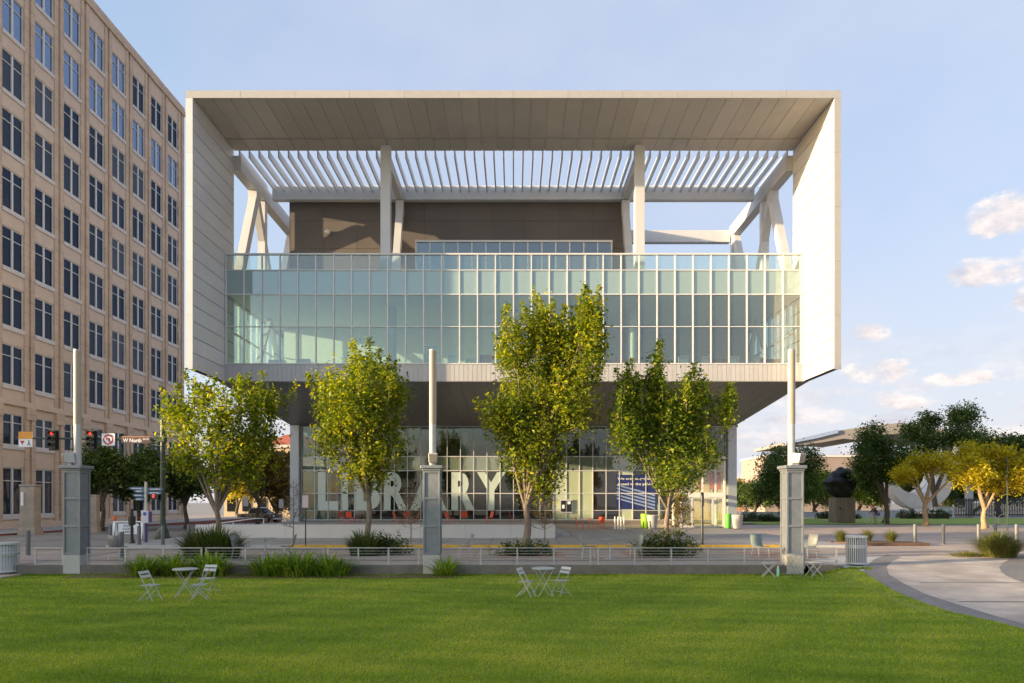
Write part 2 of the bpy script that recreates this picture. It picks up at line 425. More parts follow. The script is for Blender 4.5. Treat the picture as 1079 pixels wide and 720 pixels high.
mb.f = [(j*(nx+1)+i, j*(nx+1)+i+1, (j+1)*(nx+1)+i+1, (j+1)*(nx+1)+i) for j in range(60) for i in range(nx)]
struct('lawn', mb, M_turf, smooth=True)

# grass blades: a real blade carpet, thinning with distance
rng = np.random.default_rng(5)
N = 420000
yy = 7.6 + (22.15 - 7.6) * rng.uniform(0, 1, N) ** 1.45
half = yy * 0.80
xx = rng.uniform(-1, 1, N) * half
keep = xx < np.interp(yy, EY, EX) - 0.02
xx, yy = xx[keep], yy[keep]
ne = 16000; xe_ = rng.uniform(-17.5, 11.6, ne); ye_ = 22.17 - np.abs(rng.normal(0, .07, ne)) * (1 + .8 * np.sin(xe_ * 1.7) * np.sin(xe_ * .61)); xx = np.concatenate([xx, xe_]); yy = np.concatenate([yy, ye_]); n = len(xx)
zz = np.array([lawn_z(a, b) for a, b in zip(xx, yy)])
hgt = rng.uniform(0.02, 0.048, n); hgt[-ne:] *= rng.uniform(.9, 2.2, ne); wd = rng.uniform(0.0035, 0.007, n) * (0.7 + yy / 14)
an = rng.uniform(0, 2*np.pi, n); ln = rng.normal(0, 0.028, (n, 2)) + np.array([0.008, 0])
V = np.empty((n, 3, 3))
for k, s_ in ((0, -1), (1, 1)):
    V[:, k, 0] = xx + np.cos(an) * wd * s_; V[:, k, 1] = yy + np.sin(an) * wd * s_; V[:, k, 2] = zz - 0.004
V[:, 2, 0] = xx + ln[:, 0]; V[:, 2, 1] = yy + ln[:, 1]; V[:, 2, 2] = zz + hgt
patch = np.sin(xx*0.9 + np.sin(yy*0.7)*2) * np.sin(yy*1.3 + np.sin(xx*0.5)*2) * 0.15 + np.sin(xx*.31 + 1.3) * np.cos(yy*.55 + xx*.12) * .10 + np.sin(xx*2.9 + yy*1.7) * np.sin(yy*4.1 - xx) * 0.09 + np.sin(yy*7.3 + np.sin(xx*1.1)) * 0.05
M_grass = leafmat('grass_blades', (0.12, 0.195, 0.012), (0.25, 0.345, 0.024), (0.47, 0.45, 0.07), 0.42, 0.5)
np_mesh('grass', V.reshape(-1, 3), np.arange(n * 3).reshape(n, 3), M_grass, None, np.clip(rng.normal(0.45, 0.21, n) + patch * 1.5 + .07 * np.sin(yy * 2.6 + .15 * xx) + .05 * np.sin(xx * 13 + 4 * np.sin(yy * 9)) * np.sin(yy * 15), 0, 1), kind='stuff')

# paved road in front of the library, sidewalk, plaza to the right, cross street to the left
struct('paved_road', MB().quad((-90, 22.52, -0.12), (10.8, 22.52, -0.12), (10.8, 31, -0.12), (-90, 31, -0.12)).quad((10.8, 26.0, -0.12), (18.5, 26.0, -0.12), (18.5, 31, -0.12), (10.8, 31, -0.12)), M_road)
struct('plaza', MB().add([(18.5, 26.0, -0.12), (120, 26.0, -0.12), (120, 61, -0.12), (15.42, 61, -0.12), (15.42, 31.0, -0.12), (18.5, 31.0, -0.12)], [(0, 1, 2, 3, 4, 5)]), M_plaza)
struct('sidewalk', MB().box(-18.4, 15.4, 31.0, 55, -0.3, 0.0), M_walk)
mb = MB(); yy2 = [31.02, 45, 58, 66, 74, 84, 92, 180]
mb.v = [(x, y, far_z(y) + 0.03) for y in yy2 for x in (-31.2, -18.6)]
mb.f = [(2*j, 2*j+1, 2*j+3, 2*j+2) for j in range(len(yy2)-1)]
struct('street', mb, M_street)
struct('street_sidewalk', MB().box(-36.6, -31.4, 33, 92, -0.9, -0.02), M_walk)
struct('painted_kerb', MB().box(-10.2, 12.2, 30.78, 30.985, -0.3, 0.012), M_yellow)
struct('kerb', MB().box(-18.4, -10.215, 30.8, 30.985, -0.3, 0.010).box(12.215, 15.4, 30.8, 30.985, -0.3, 0.010), M_concl)
struct('red_kerb', MB().box(-31.4, -31.22, 33, 92, -0.9, -0.012), mat('red_kerb_paint', (0.22, 0.07, 0.05), 0.8, var=0.3, vscale=3))
# stone crosswalk bands on the road
mb = MB()
for x in (-16.6, -13.2): mb.quad((x, 22.6, -0.116), (x + 0.45, 22.6, -0.116), (x + 0.45, 30.7, -0.116), (x, 30.7, -0.116))
for y in (24.2, 29.6): mb.quad((-40, y, -0.112), (10.6, y, -0.112), (10.6, y + 0.35, -0.112), (-40, y + 0.35, -0.112))
struct('paving_bands', mb, M_pathdark)
# tinted paving squares on the road (terracotta fields)
mb = MB()
for x in (-0.6, 4.4, 9.2): mb.quad((x, 25.4, -0.1155), (x + 2.6, 25.4, -0.1155), (x + 2.6, 28.4, -0.1155), (x, 28.4, -0.1155))
struct('terracotta_paving', mb, jointed('terracotta', (0.36, 0.20, 0.145), 0.3, 0.15, 0.006, (0.2, 0.13, 0.1), var=0.12, off=0.5))

# sloping path at the right of the lawn
pp = lambda y, x, dz: (x, y, path_z(y) + dz)
mb = MB(); mb.add([(8.0, -6, path_z(-6) - 0.012), (60, -6, path_z(-6) - 0.012), (60, 26.2, path_z(26.2) - 0.012), (8.0, 26.2, path_z(26.2) - 0.012)][0:0], [])
_pb = [p for p in lawn_edge if p[1] > 5.9] + [(10.78, 22.6), (10.78, 26.05), (60, 26.05), (60, 6.0)]
mb.add([(x, y, path_z(y)) for x, y in _pb], [tuple(range(len(_pb)))])
outer = [path_pt(*p) for p in ((911.5, 600), (913, 596.6), (922, 589), (935.5, 584.5))]
struct('path_base', mb, M_concl)
inner = [path_pt(*p) for p in ((1079, 657.7), (1060, 653), (1006.6, 636.6), (975.5, 626.6), (951, 614.4), (936.6, 605.5), (934.4, 597.7), (940, 592), (950, 587.5))]
band = [(9.2, 10.5)] + [p for p in lawn_edge[3:]] + outer + list(reversed(inner)) + [(9.75, 10.5)]
mb = MB(); mb.add([(x, y, path_z(y) + 0.006) for x, y in band], [tuple(range(len(band)))]); struct('path_border', mb, M_pathdark)
disc = [(9.75, 10.5)] + inner + [(15.3, 25.8), (20.0, 25.8)] + [path_pt(1064, 589)] + [(22.5, 21), (24, 10.5)]
mb = MB(); mb.add([(x, y, path_z(y) + 0.010) for x, y in disc], [tuple(range(len(disc)))]); struct('path', mb, M_pathlight)
mb = MB()
for py, x0, x1 in ((614.8, 11.3, 30), (635.0, 10.35, 30)):
    x, y = path_pt(1000, py); mb.quad((x0, y, path_z(y) + .014), (x1, y - 0.25, path_z(y - 0.25) + .014), (x1, y - 0.16, path_z(y - .16) + .014), (x0, y + 0.09, path_z(y + .09) + .014))
struct('path_joints', mb, mat('joint_dark', (0.10, 0.09, 0.085), 0.9))
blob = [path_pt(*p) for p in ((1064, 590), (1056, 594), (1053, 598.5), (1055, 603), (1060, 607), (1068, 611), (1079, 614.4))]
blob = blob + [(26, 17), (26, 25.2)]
mb = MB(); mb.add([(x, y, path_z(y) + 0.018) for x, y in blob], [tuple(range(len(blob)))]); struct('path_inlay', mb, M_pathdark)

# retaining kerb between lawn and road
mb = MB(); mb.box(-30, 8.98, 22.2, 22.5, -0.8, -0.10).box(9.70, 10.75, 22.2, 22.5, -0.8, -0.10)
tag(mb.build('retaining_wall', M_conc, bevel=0.015), 'low stained concrete retaining wall along the far edge of the lawn, under the cable railings', 'wall')
# mulch beds
struct('mulch_bed', MB().prism([(16.3, 32.2), (19.6, 32.1), (19.8, 33.6), (17.6, 34.2), (15.6, 33.7)], -0.11, 0.02, 'z'), M_soil)
struct('planting_bed', MB().box(-14.2, -1.9, 21.35, 22.19, -0.6, -0.40), M_soil)
struct('gravel_bed', MB().prism([(15.6, 26.1), (30, 24.4), (30, 27.6), (18.5, 27.2)], -0.3, -0.095, 'z'), mat('pea_gravel', (0.33, 0.27, 0.22), 0.95, var=0.4, vscale=30, bump=0.8, bscale=60))
# green strip of the park at the right
struct('park_lawn', MB().quad((22, 61.0, -0.085), (140, 59.0, -0.085), (140, 78, 0.02), (22, 78, 0.02)), mat('park_turf', (0.22, 0.28, 0.03), 0.95, var=0.35, vscale=4, bump=0.5, bscale=40))

# ================================================================== LIBRARY
M_white = mat('white_metal_panel', (0.53, 0.535, 0.55), 0.42, metal=0.0, var=0.05, vscale=1.2, spec=0.5, island=.035)
M_soff = mat('soffit_panel', (0.42, 0.385, 0.35), 0.42, var=0.07, vscale=0.8, island=.05)
M_lip = mat('grey_metal_trim', (0.36, 0.35, 0.345), 0.45, var=.05, island=.03)
M_band = mat('ribbed_grey_metal', (0.43, 0.415, 0.41), 0.5, var=.05, island=.05)
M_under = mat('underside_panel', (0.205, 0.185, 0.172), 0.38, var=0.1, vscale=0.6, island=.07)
M_gap = mat('joint_shadow', (0.06, 0.055, 0.05), 0.9)
M_mull = mat('mullion_metal', (0.58, 0.575, 0.57), 0.4, var=0.03)
M_steel = mat('painted_steel', (0.45, 0.455, 0.465), 0.45, var=0.06, vscale=1.5)
M_brown = mat('bronze_cladding', (0.108, 0.092, 0.082), 0.6, island=.06, var=0.1, vscale=0.5, bump=0.08, bscale=4)
M_inner = mat('interior_wall', (0.80, 0.81, 0.76), 0.8, var=0.05)
M_innerfl = mat('interior_floor', (0.40, 0.38, 0.35), 0.7)
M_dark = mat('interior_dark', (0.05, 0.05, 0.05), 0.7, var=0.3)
G_vision = glass('vision_glass', (0.66, 0.82, 0.77), 0.9, base=0.11, body=0.10, bodycol=(0.36, 0.50, 0.48))
G_para = glass('parapet_glass', (0.70, 0.84, 0.80), 1.0, base=0.08, body=0.10, bodycol=(0.46, 0.60, 0.58))
G_span = glass('spandrel_glass', (0.6, 0.7, 0.66), 1.0, base=0.10, body=0.97, bodycol=(0.235, 0.325, 0.315))
G_low = glass('lobby_glass', (0.42, 0.55, 0.49), 0.9, base=0.05, body=0.03, bodycol=(0.2, 0.26, 0.23))
G_letter = glass('frosted_letter', (0.7, 0.8, 0.76), 0.8, rough=0.25, base=0.05, body=0.93, bodycol=(0.56, 0.65, 0.58))
G_dark = glass('dark_window', (0.10, 0.13, 0.16), 1.4, base=0.10, body=0.35, bodycol=(0.02, 0.024, 0.03))

lib = thing('library_building', 'modern library with a huge pale picture frame of metal, marked LIBRARY on its glass', 'library', (0, 45, 0))
LO = (0, 45, 0)
def L(name, mb, m, parent=None, **k): return mb.build(name, m, parent or lib, off=LO, **k) if parent is None else mb.build(name, m, parent, off=LO, **k)

ZT, ZS, YF, YG, YB = 23.8, 23.45, 36.3, 40.4, 41.7
# roof of the frame: slab + soffit strips
fr = L('roof_frame', MB().box(-17.42, 17.42, YF + 0.03, YB, ZS + 0.03, ZT), M_white)
mb = MB(); npan = 36; w = 34.1 / npan
for i in range(npan):
    x0 = -17.05 + w * i + 0.012; mb.box(x0, x0 + w - 0.024, YF + 0.03, YG, ZS, ZS + 0.025)
    mb.box(x0, x0 + w - 0.024, YG + 0.03, YB + 0.02, ZS - 0.05, ZS + 0.025)
L('soffit', mb, M_soff, fr)
mb = MB()
for i in range(12):
    x0 = -17.42 + 34.84 / 12 * i; mb.box(x0 + 0.006, x0 + 34.84/12 - 0.006, YF - 0.005, YF + 0.028, ZS - 0.02, ZT + 0.03)
L('fascia', mb, M_lip, fr)
# side walls of the frame, horizontal panels with open joints
for sgn in (-1, 1):
    core = MB().box(min(sgn*17.12, sgn*17.40), max(sgn*17.12, sgn*17.40), YF + 0.04, YB, 9.07, ZS)
    core = L('side_wall', core, M_gap)
    mb = MB(); hh = (ZS - 9.05) / 17
    for i in range(17):
        z0 = 9.05 + hh * i
        xa, xb = sorted((sgn * 17.07, sgn * 17.115)); mb.box(xa, xb, YF + 0.04, YB - 0.005, z0 + 0.018, z0 + hh - 0.018)
        xa, xb = sorted((sgn * 17.405, sgn * 17.42)); mb.box(xa, xb, YF + 0.04, YB - 0.005, z0 + 0.011, z0 + hh - 0.011)
    L('wall_panels', mb, M_white, core)
    mb = MB(); hh = (ZS - 0.025 - 9.0) / 5
    for i in range(5):
        z0 = 9.0 + hh * i; xa, xb = sorted((sgn * 17.06, sgn * 17.425)); mb.box(xa, xb, YF - 0.005, YF + 0.034, z0 + 0.005, z0 + hh - 0.005)
    L('wall_edge', mb, M_lip if sgn > 0 else M_white, core)
    # return of the box behind the frame, down the side of the reading floor
    poly = [(YB + 0.01, 9.0), (YB + 0.01, 10.05), (62, 10.05), (62, 7.4), (53.9, 7.86)]
    xa, xb = sorted((sgn * 17.0, sgn * 17.4)); L('side_sill', MB().prism(poly, xa, xb, 'x'), M_white)
    L('side_spandrel', MB().box(xa, xb, YB + 0.01, 62, 14.22, 15.65), M_white)
    mb = MB(); mg = MB()
    for k in range(20):
        y0 = YB + 0.05 + k * 1.02; mb.box(xa + 0.1, xb - 0.1, y0, y0 + 0.07, 10.05, 14.22)
    mb.box(xa + 0.12, xb - 0.12, YB + 0.05, 62, 12.27, 12.34)
    sm = L('side_mullions', mb, M_mull); xm = sgn * 17.2
    L('side_glass', mg.quad((xm, YB + .1, 10.05), (xm, 62, 10.05), (xm, 62, 14.22), (xm, YB + .1, 14.22)), G_vision, sm)
    # steel tree of the reading room, seen through the side bays
    mb = MB()
    for y0 in (43.5, 48.5, 53.5): mb.bar((sgn*16.4, y0, 10.1), (sgn*16.4, y0 + 2.5, 14.2), 0.28, 0.28); mb.bar((sgn*16.4, y0 + 5.0, 10.1), (sgn*16.4, y0 + 2.5, 14.2), 0.26, 0.26)
    L('truss_brace', mb, M_white)

# glass box front
mb = MB(); W = 34.0; nb = 32
for i in range(nb + 1):
    x = -17 + W / nb * i; mb.box(x - 0.035, x + 0.035, YG - 0.06, YG + 0.07, 10.09, 16.55)
for z, t in ((10.12, .06), (12.31, .045), (14.22, .06), (15.65, .055)):
    for i in range(nb):
        x = -17 + W / nb * i; mb.box(x + 0.036, x + W/nb - 0.036, YG - 0.05, YG + 0.06, z - t/2, z + t/2)
mb.box(-17.04, 17.04, YG - 0.09, YG + 0.10, 16.551, 16.64)
cw = L('curtain_wall', mb, M_mull)
def panes(z0, z1, y=YG + 0.01, x0=-17.0, n=32, wd=34.0/32, skip=()):
    m_ = MB(); r_ = random.Random(int(z0 * 100))
    for i in range(n):
        if i in skip: continue
        a = x0 + wd * i + 0.03; b = x0 + wd * (i + 1) - 0.03; t = r_.uniform(-.006, .006); u = r_.uniform(-.006, .006)
        m_.quad((a, y + t, z0), (b, y - t, z0 + 0), (b, y - t + u, z1), (a, y + t + u, z1))
    return m_
L('vision_panes', panes(10.14, 14.2), G_vision, cw)
L('spandrel_panes', panes(14.24, 15.63), G_span, cw)
L('parapet_panes', panes(15.67, 16.55), G_para, cw)
# ribbed white band
mb = MB().box(-17.14, 17.14, YG - 0.06, YG + 0.3, 9.06, 10.05)
for i in range(128):
    x = -17.14 + 34.28 / 128 * i; mb.box(x + 0.012, x + 0.256, YG - 0.075, YG - 0.061, 9.05, 10.06)
mb.box(-17.15, 17.15, YG - 0.10, YG - 0.062, 10.061, 10.10)
L('metal_band', mb, M_band)
# sloping underside in strips
mb = MB(); npan = 44; w = 34.8 / npan
for i in range(npan):
    x0 = -17.4 + w * i
    mb.prism([(YG - 0.1, 9.04), (53.9, 7.86), (53.9, 7.90), (YG - 0.1, 9.08)], x0 + 0.008, x0 + w - 0.008, 'x')
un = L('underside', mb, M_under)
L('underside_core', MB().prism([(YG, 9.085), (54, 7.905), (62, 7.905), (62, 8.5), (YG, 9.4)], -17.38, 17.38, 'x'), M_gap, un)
# floors, interior of the reading room
L('reading_floor', MB().box(-16.98, 16.98, YG + 0.12, 62, 9.85, 10.09), M_innerfl)
L('reading_ceiling', MB().box(-16.98, 16.98, YG + 0.14, 62, 14.26, 14.6), M_inner)
mb = MB()
for i in range(15):
    mb.box(-16.5, 16.5, YG + 1 + i * 1.35, YG + 1.12 + i * 1.35, 14.10, 14.255)

L('back_wall', MB().box(-14.9, 16.98, 58.0, 58.3, 10.1, 14.25), M_inner)
L('terrace_deck', MB().box(-17.0, 17.0, YG + 0.14, 62, 15.3, 15.58), M_concl)
L('inner_partition', MB().box(-1.0, 16.4, 47.5, 47.75, 10.1, 14.25), mat('grey_partition', (0.17, 0.215, 0.235), 0.8, var=0.08))
L('inner_partition', MB().box(-16.3, -1.01, 48.5, 48.75, 10.1, 14.25), M_inner)
for x in (-7.7, 7.6):
    L('inner_column', MB().cyl((x, 43.4, 10.09), (x, 43.4, 14.26), 0.26, n=20), M_white, smooth=False)
# steelwork of the open roof
for x in (-7.7, 7.6):
    mb = MB().box(x - 0.29, x + 0.29, 41.0, 41.5, 15.58, ZS - 0.055)
    c_ = L('roof_column', mb, M_white, bevel=0.01)
    L('roof_beam', MB().box(x - 0.2, x + 0.2, 41.75, 46.3, 22.35, 23.1), M_steel)
    L('raking_strut', MB().bar((x, 46.3, 22.3), (x, 46.3, 21.4), 0.5, 0.5, (0, 1, 0)).bar((x, 46.25, 21.45), (x, 44.1, 15.58), 0.46, 0.46, (0, 1, 0)), M_white)
mb = MB(); nf = 57
for i in range(nf):
    x = -16.75 + 33.5 / (nf - 1) * i; mb.box(x - 0.04, x + 0.04, YB + 0.03, 46.4, 22.98, 23.42)
L('louvres', mb, M_white)
L('louvre_beam', MB().box(-16.4, 16.4, 46.42, 46.85, 22.5, 23.44), M_white)
for sgn in (-1, 1):
    x = sgn * 16.95
    L('side_chord', MB().box(x - 0.3, x + 0.3, YB + 0.01, 52.6, 22.2, 23.1), M_white)
    mb = MB()
    mb.bar((x, 44.6, 22.19), (x, 44.6, 21.5), 0.55, 0.55, (0, 1, 0)); mb.bar((x, 44.6, 21.7), (x, 42.0, 15.58), 0.5, 0.55, (0, 1, 0))
    L('truss_diagonal', mb, M_white)
    L('truss_post', MB().box(x - 0.24, x + 0.24, 45.9, 46.35, 15.58, 22.19), M_white)
    L('truss_diagonal', MB().bar((x, 52.2, 22.6), (x, 48.9, 15.58), 0.45, 0.5, (0, 1, 0)), M_white)
    L('truss_diagonal', MB().bar((x, 44.9, 21.9), (x, 48.2, 15.58), 0.42, 0.5, (0, 1, 0)), M_steel)
    L('truss_post', MB().box(x - 0.24, x + 0.24, 52.15, 52.6, 15.58, 22.19), M_white)
L('cross_beam', MB().box(7.9, 16.6, 52.3, 52.8, 21.85, 22.75), M_white)
L('cross_beam', MB().box(-16.6, -15.6, 52.3, 52.8, 21.85, 22.75), M_white)
# penthouse
mb = MB().box(-15.36, 7.76, 47.05, 58, 15.58, 23.1); pent = L('penthouse', mb, M_gap)
mb = MB()
for i in range(10):
    for j in range(4):
        x0 = -15.4 + 23.2 / 10 * i; z0 = 15.58 + 7.6 / 4 * j; mb.box(x0 + 0.008, x0 + 2.32 - 0.008, 47.0, 47.045, z0 + 0.008, z0 + 1.9 - 0.008)
mb.box(-15.42, -15.365, 47.0, 58, 15.58, 23.15).box(7.765, 7.82, 47.0, 58, 15.58, 23.15)
L('cladding', mb, M_brown, pent)
L('wall_lamp', MB().lathe([(0.02, -0.16), (0.14, -0.12), (0.2, 0.0), (0.14, 0.12), (0.02, 0.16)], 14, (-12.75, 46.85, 20.45)), mat('lamp_white', (0.75, 0.74, 0.7), 0.5), pent, smooth=True)
# glazed strip at the foot of the penthouse
mb = MB(); X0, X1 = -6.35, 6.4; n = 14
for i in range(n + 1):
    x = X0 + (X1 - X0) / n * i; mb.box(x - 0.04, x + 0.04, 44.45, 44.55, 15.58, 18.85)
mb.box(X0 - .05, X1 + .05, 44.42, 44.6, 18.851, 18.98); mb.box(X0, X1, 44.56, 46.98, 18.853, 18.97)
mb.box(X0, X0 + .08, 44.56, 46.98, 15.58, 18.85).box(X1 - .08, X1, 44.56, 46.98, 15.58, 18.85)
cl = L('terrace_room', mb, M_mull)
L('room_glass', panes(15.6, 18.85, 44.5, X0, n, (X1 - X0) / n), glass('room_glass', (0.45, 0.55, 0.55), 1.2, base=0.14, body=0.3, bodycol=(0.14, 0.18, 0.19)), cl)

# ---- ground floor
YL = 53.5
for x in (-17.0, 17.0): L('corner_column', MB().box(x - 0.33, x + 0.33, 52.95, 53.6, -0.05, 7.9).box(x - 0.36, x + 0.36, 52.93, 53.62, 3.98, 4.0), M_white)
mb = MB(); wl = 33.2 / 32; XL0 = -16.6; rowsz = (7.83, 5.48, 4.37, 2.59, 1.26, 0.52)
door_i = range(28, 31)
for i in range(33):
    x = XL0 + wl * i
    if i in (29, 30): mb.box(x - .03, x + .03, YL - .05, YL + .08, 5.2, 7.83); continue
    mb.box(x - 0.03, x + 0.03, YL - 0.05, YL + 0.08, 0.5, 7.83)
for z in rowsz:
    for i in range(32):
        if i in door_i and z < 5: continue
        x = XL0 + wl * i; t = 0.035 if z != 1.26 else 0.02; mb.box(x + 0.031, x + wl - 0.031, YL - 0.04, YL + 0.07, z - t, z + t)
lw = L('lobby_glazing', mb, M_mull)
fro = set((19, 20, 21)); clear = [i for i in range(32) if i not in fro and i not in door_i and i != 24]
def sk(keep): return [i for i in range(32) if i not in keep]
def runs(keep):
    out = []
    for i in sorted(keep):
        if out and out[-1][-1] == i - 1: out[-1].append(i)
        else: out.append([i])
    return out
L('upper_panes', panes(5.5, 7.81, YL + .01, XL0, 32, wl), G_low, lw)
G_lsp = glass('lobby_spandrel', (0.5, 0.6, 0.55), 1.1, base=0.1, body=0.75, bodycol=(0.22, 0.27, 0.2))
for rn in runs([i for i in range(32) if i not in door_i]): L('spandrel_panes', panes(4.39, 5.46, YL + .01, XL0, 32, wl, skip=sk(rn)), G_lsp, lw)
for za, zb in ((2.61, 4.35), (1.28, 2.57), (0.55, 1.24)):
    for rn in runs(clear): L('lower_panes', panes(za, zb, YL + .01, XL0, 32, wl, skip=sk(rn)), G_low, lw)
fp = list(fro) + [24]
G_frl = glass('frosted_lobby', (0.6, 0.7, 0.6), 0.9, base=0.06, body=0.93, bodycol=(0.50, 0.56, 0.38))
for za, zb in ((2.61, 4.35), (0.55, 2.57)):
    for rn in runs(fp): L('frosted_panes', panes(za, zb, YL + .01, XL0, 32, wl, skip=sk(rn)), G_frl, lw)
mb = MB()
for i in range(32):
    if i in door_i: continue
    mb.box(XL0 + wl * i, XL0 + wl * (i + 1), YL - 0.02, YL + 0.2, -0.02, 0.485)
L('plinth', mb, mat('plinth_stone', (0.22, 0.19, 0.17), 0.8, var=0.15))
# LIBRARY lettering on the glass
lz0, lz1 = 1.30, 4.26
for ch, a, b, bo in (('L', 335, 356.5, .045), ('I', 359.5, 366.8, .02), ('B', 374, 400.5, .045), ('R', 404.5, 429.5, .045), ('A', 432, 470.5, .04), ('R', 475.6, 500.3, .045), ('Y', 502.5, 532.5, .04)):
    x0, x1 = ((p - VX) / 13.44 for p in (a, b))
    if ch == 'I':
        q = MB().quad((-(x1-x0)/2, 0, -(lz1-lz0)/2), ((x1-x0)/2, 0, -(lz1-lz0)/2), ((x1-x0)/2, 0, (lz1-lz0)/2), (-(x1-x0)/2, 0, (lz1-lz0)/2))
    else: q = text_mesh(ch, x1 - x0, lz1 - lz0, bo)
    L('sign_letter', moved(q, (x0 + x1) / 2, YL - 0.004, (lz0 + lz1) / 2), G_letter, lw, fix=False)
# lobby interior
L('lobby_floor', MB().box(-17, 17, YL + .1, 66, 0.3, 0.51), M_innerfl)
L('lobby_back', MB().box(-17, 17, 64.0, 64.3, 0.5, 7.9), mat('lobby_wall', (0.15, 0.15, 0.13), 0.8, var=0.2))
L('lobby_ceiling', MB().box(-17, 17, YL + .15, 64, 7.80, 7.9), M_inner)
mb = MB()
for x in (-12.6, -4.2, 4.2, 12.6): mb.cyl((x, 58.5, .5), (x, 58.5, 7.8), .3, n=16)
L('lobby_column', mb, M_inner)
L('lobby_partition', MB().box(6.0, 6.9, 53.8, 54.0, 0.52, 4.3), mat('dark_red_wall', (0.34, 0.04, 0.03), 0.6))
L('lobby_partition', MB().box(8.2, 11.4, 54.3, 54.5, .52, 1.5).box(6.95, 7.5, 54.6, 54.8, .52, 4.3), mat('orange_glow_panel', (.50, .20, .06), .6, var=.2, stretch=(6, 6, .6)))  # panels added to carry the orange interior glow in their colour
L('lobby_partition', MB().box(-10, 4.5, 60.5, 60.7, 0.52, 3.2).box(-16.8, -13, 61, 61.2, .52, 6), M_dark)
mb = MB(); rr = random.Random(4)
for i in range(9): x = -16 + i * 0.55; mb.box(x, x + 0.12, 55.2, 55.3, 0.52, 4.2)
L('lobby_screen', mb, M_inner)
for sgn in (-1, 1):
    xm = sgn * 17.0; mb = MB()
    for k in range(8): mb.box(xm - .05, xm + .05, 53.7 + k * 1.4, 53.8 + k * 1.4, 0, 7.8)
    sm = L('lobby_side_mullions', mb, M_mull)
    L('lobby_side_glass', MB().quad((xm, 53.65, 0.0), (xm, 64, 0.0), (xm, 64, 7.8), (xm, 53.65, 7.8)), G_low, sm)
# blue poster in the window
po = L('window_poster', MB().box(8.05, 11.2, YL - 0.012, YL - 0.002, 1.35, 4.05), mat('poster_blue', (0.015, 0.028, 0.14), 0.5, var=0.2, vscale=1.5), lw)
mb = MB()
for k in range(5):
    z = 1.6 + k * 0.26; mb.prism([(8.1, z + 0.55), (8.1, z + 0.67), (11.1, z - 0.13), (11.1, z - 0.28)], YL - 0.022, YL - 0.0155, 'y')
L('poster_stripes', mb, mat('poster_stripe', (0.22, 0.30, 0.50), 0.5, var=0.2), po)
M_txt = mat('white_lettering', (0.82, 0.82, 0.82), 0.6, var=0.02)
L('poster_lettering', moved(text_mesh('We are temporarily', 2.95, 0.24, .01), 9.62, YL - 0.028, 3.72), M_txt, po, fix=False)
L('poster_lettering', moved(text_mesh('closed to the public', 2.75, 0.26, .01), 9.55, YL - 0.028, 3.30), M_txt, po, fix=False)
# notice board set in the frosted panes
nbx = (596.5 - VX) / 13.44
bd = L('notice_board', MB().box(nbx - .48, nbx + .48, YL - 0.12, YL - 0.052, 1.06, 2.12), M_white, lw)
L('notice_panels', MB().box(nbx - .41, nbx - .04, YL - 0.14, YL - 0.122, 1.15, 2.02).box(nbx + .04, nbx + .41, YL - 0.14, YL - 0.122, 1.15, 2.02), mat('notice_black', (0.02, 0.02, 0.022), 0.3), bd)
L('notice_sheet', MB().quad((nbx - .33, YL - .145, 1.4), (nbx - .13, YL - .145, 1.4), (nbx - .13, YL - .145, 1.7), (nbx - .33, YL - .145, 1.7)).quad((nbx + .1, YL - .145, 1.75), (nbx + .34, YL - .145, 1.75), (nbx + .34, YL - .145, 1.97), (nbx + .1, YL - .145, 1.97)), M_txt, bd, fix=False)
# entrance vestibule
YV = 51.0; xa, xb = 12.45, 15.85
mb = MB(); t = 0.13
M_vest = mat('vestibule_frame', (0.74, 0.71, 0.65), 0.45, var=0.03)
for x in (xa, xb - t): mb.box(x, x + t, YV, YV + .16, 0, 5.14); mb.box(x, x + t, YL - .2, YL - .06, 0, 5.14)
mb.box(xa - .03, xb + .03, YV - .03, YL - .06, 5.141, 5.32)
mb.box(xa + t + .002, xb - t - .002, YV, YV + .16, 2.28, 2.62)
for x in (xa, xb - t): mb.box(x + .01, x + t - .01, YV + .162, YL - .202, 2.30, 2.60)
mb.box(14.1, 14.2, YV + .02, YV + .12, 2.622, 5.139)
ves = L('entrance_vestibule', mb, M_vest)
G_vest = glass('vestibule_glass', (0.80, 0.84, 0.76), 1.1, base=0.09, body=0.06, bodycol=(.5, .5, .4))
mb = MB().quad((xa + t, YV + .08, 2.63), (14.1, YV + .08, 2.63), (14.1, YV + .08, 5.13), (xa + t, YV + .08, 5.13)).quad((14.2, YV + .08, 2.63), (xb - t, YV + .08, 2.63), (xb - t, YV + .08, 5.13), (14.2, YV + .08, 5.13))
for x in (xa + .06, xb - .06): mb.quad((x, YV + .17, .1), (x, YL - .2, .1), (x, YL - .2, 5.1), (x, YV + .17, 5.1))
L('vestibule_panes', mb, G_vest, ves)
for i in range(4):
    x0 = xa + t + .01 + i * (xb - xa - 2 * t - .02) / 4; x1 = x0 + (xb - xa - 2 * t - .02) / 4 - .012
    mb = MB().box(x0, x0 + .07, YV + .04, YV + .1, .02, 2.27).box(x1 - .07, x1, YV + .04, YV + .1, .02, 2.27).box(x0 + .071, x1 - .071, YV + .04, YV + .1, .02, .16).box(x0 + .071, x1 - .071, YV + .04, YV + .1, 2.19, 2.27)
    d = L('entrance_door', mb, M_mull)
    L('door_glass', MB().quad((x0 + .07, YV + .07, .16), (x1 - .07, YV + .07, .16), (x1 - .07, YV + .07, 2.19), (x0 + .07, YV + .07, 2.19)), G_vest, d)
L('vestibule_back', MB().box(xa + .2, xb - .3, YL + .3, YL + .5, .05, 5.1), mat('warm_glow_wall', (0.80, 0.68, 0.42), 0.7, var=.15), ves)  # warm light of the entrance interior is put into this wall's colour
mb = MB()
for x in (14.5, 15.35): mb.box(x, x + .32, YL - .1, YL - .06, 2.9, 4.3)
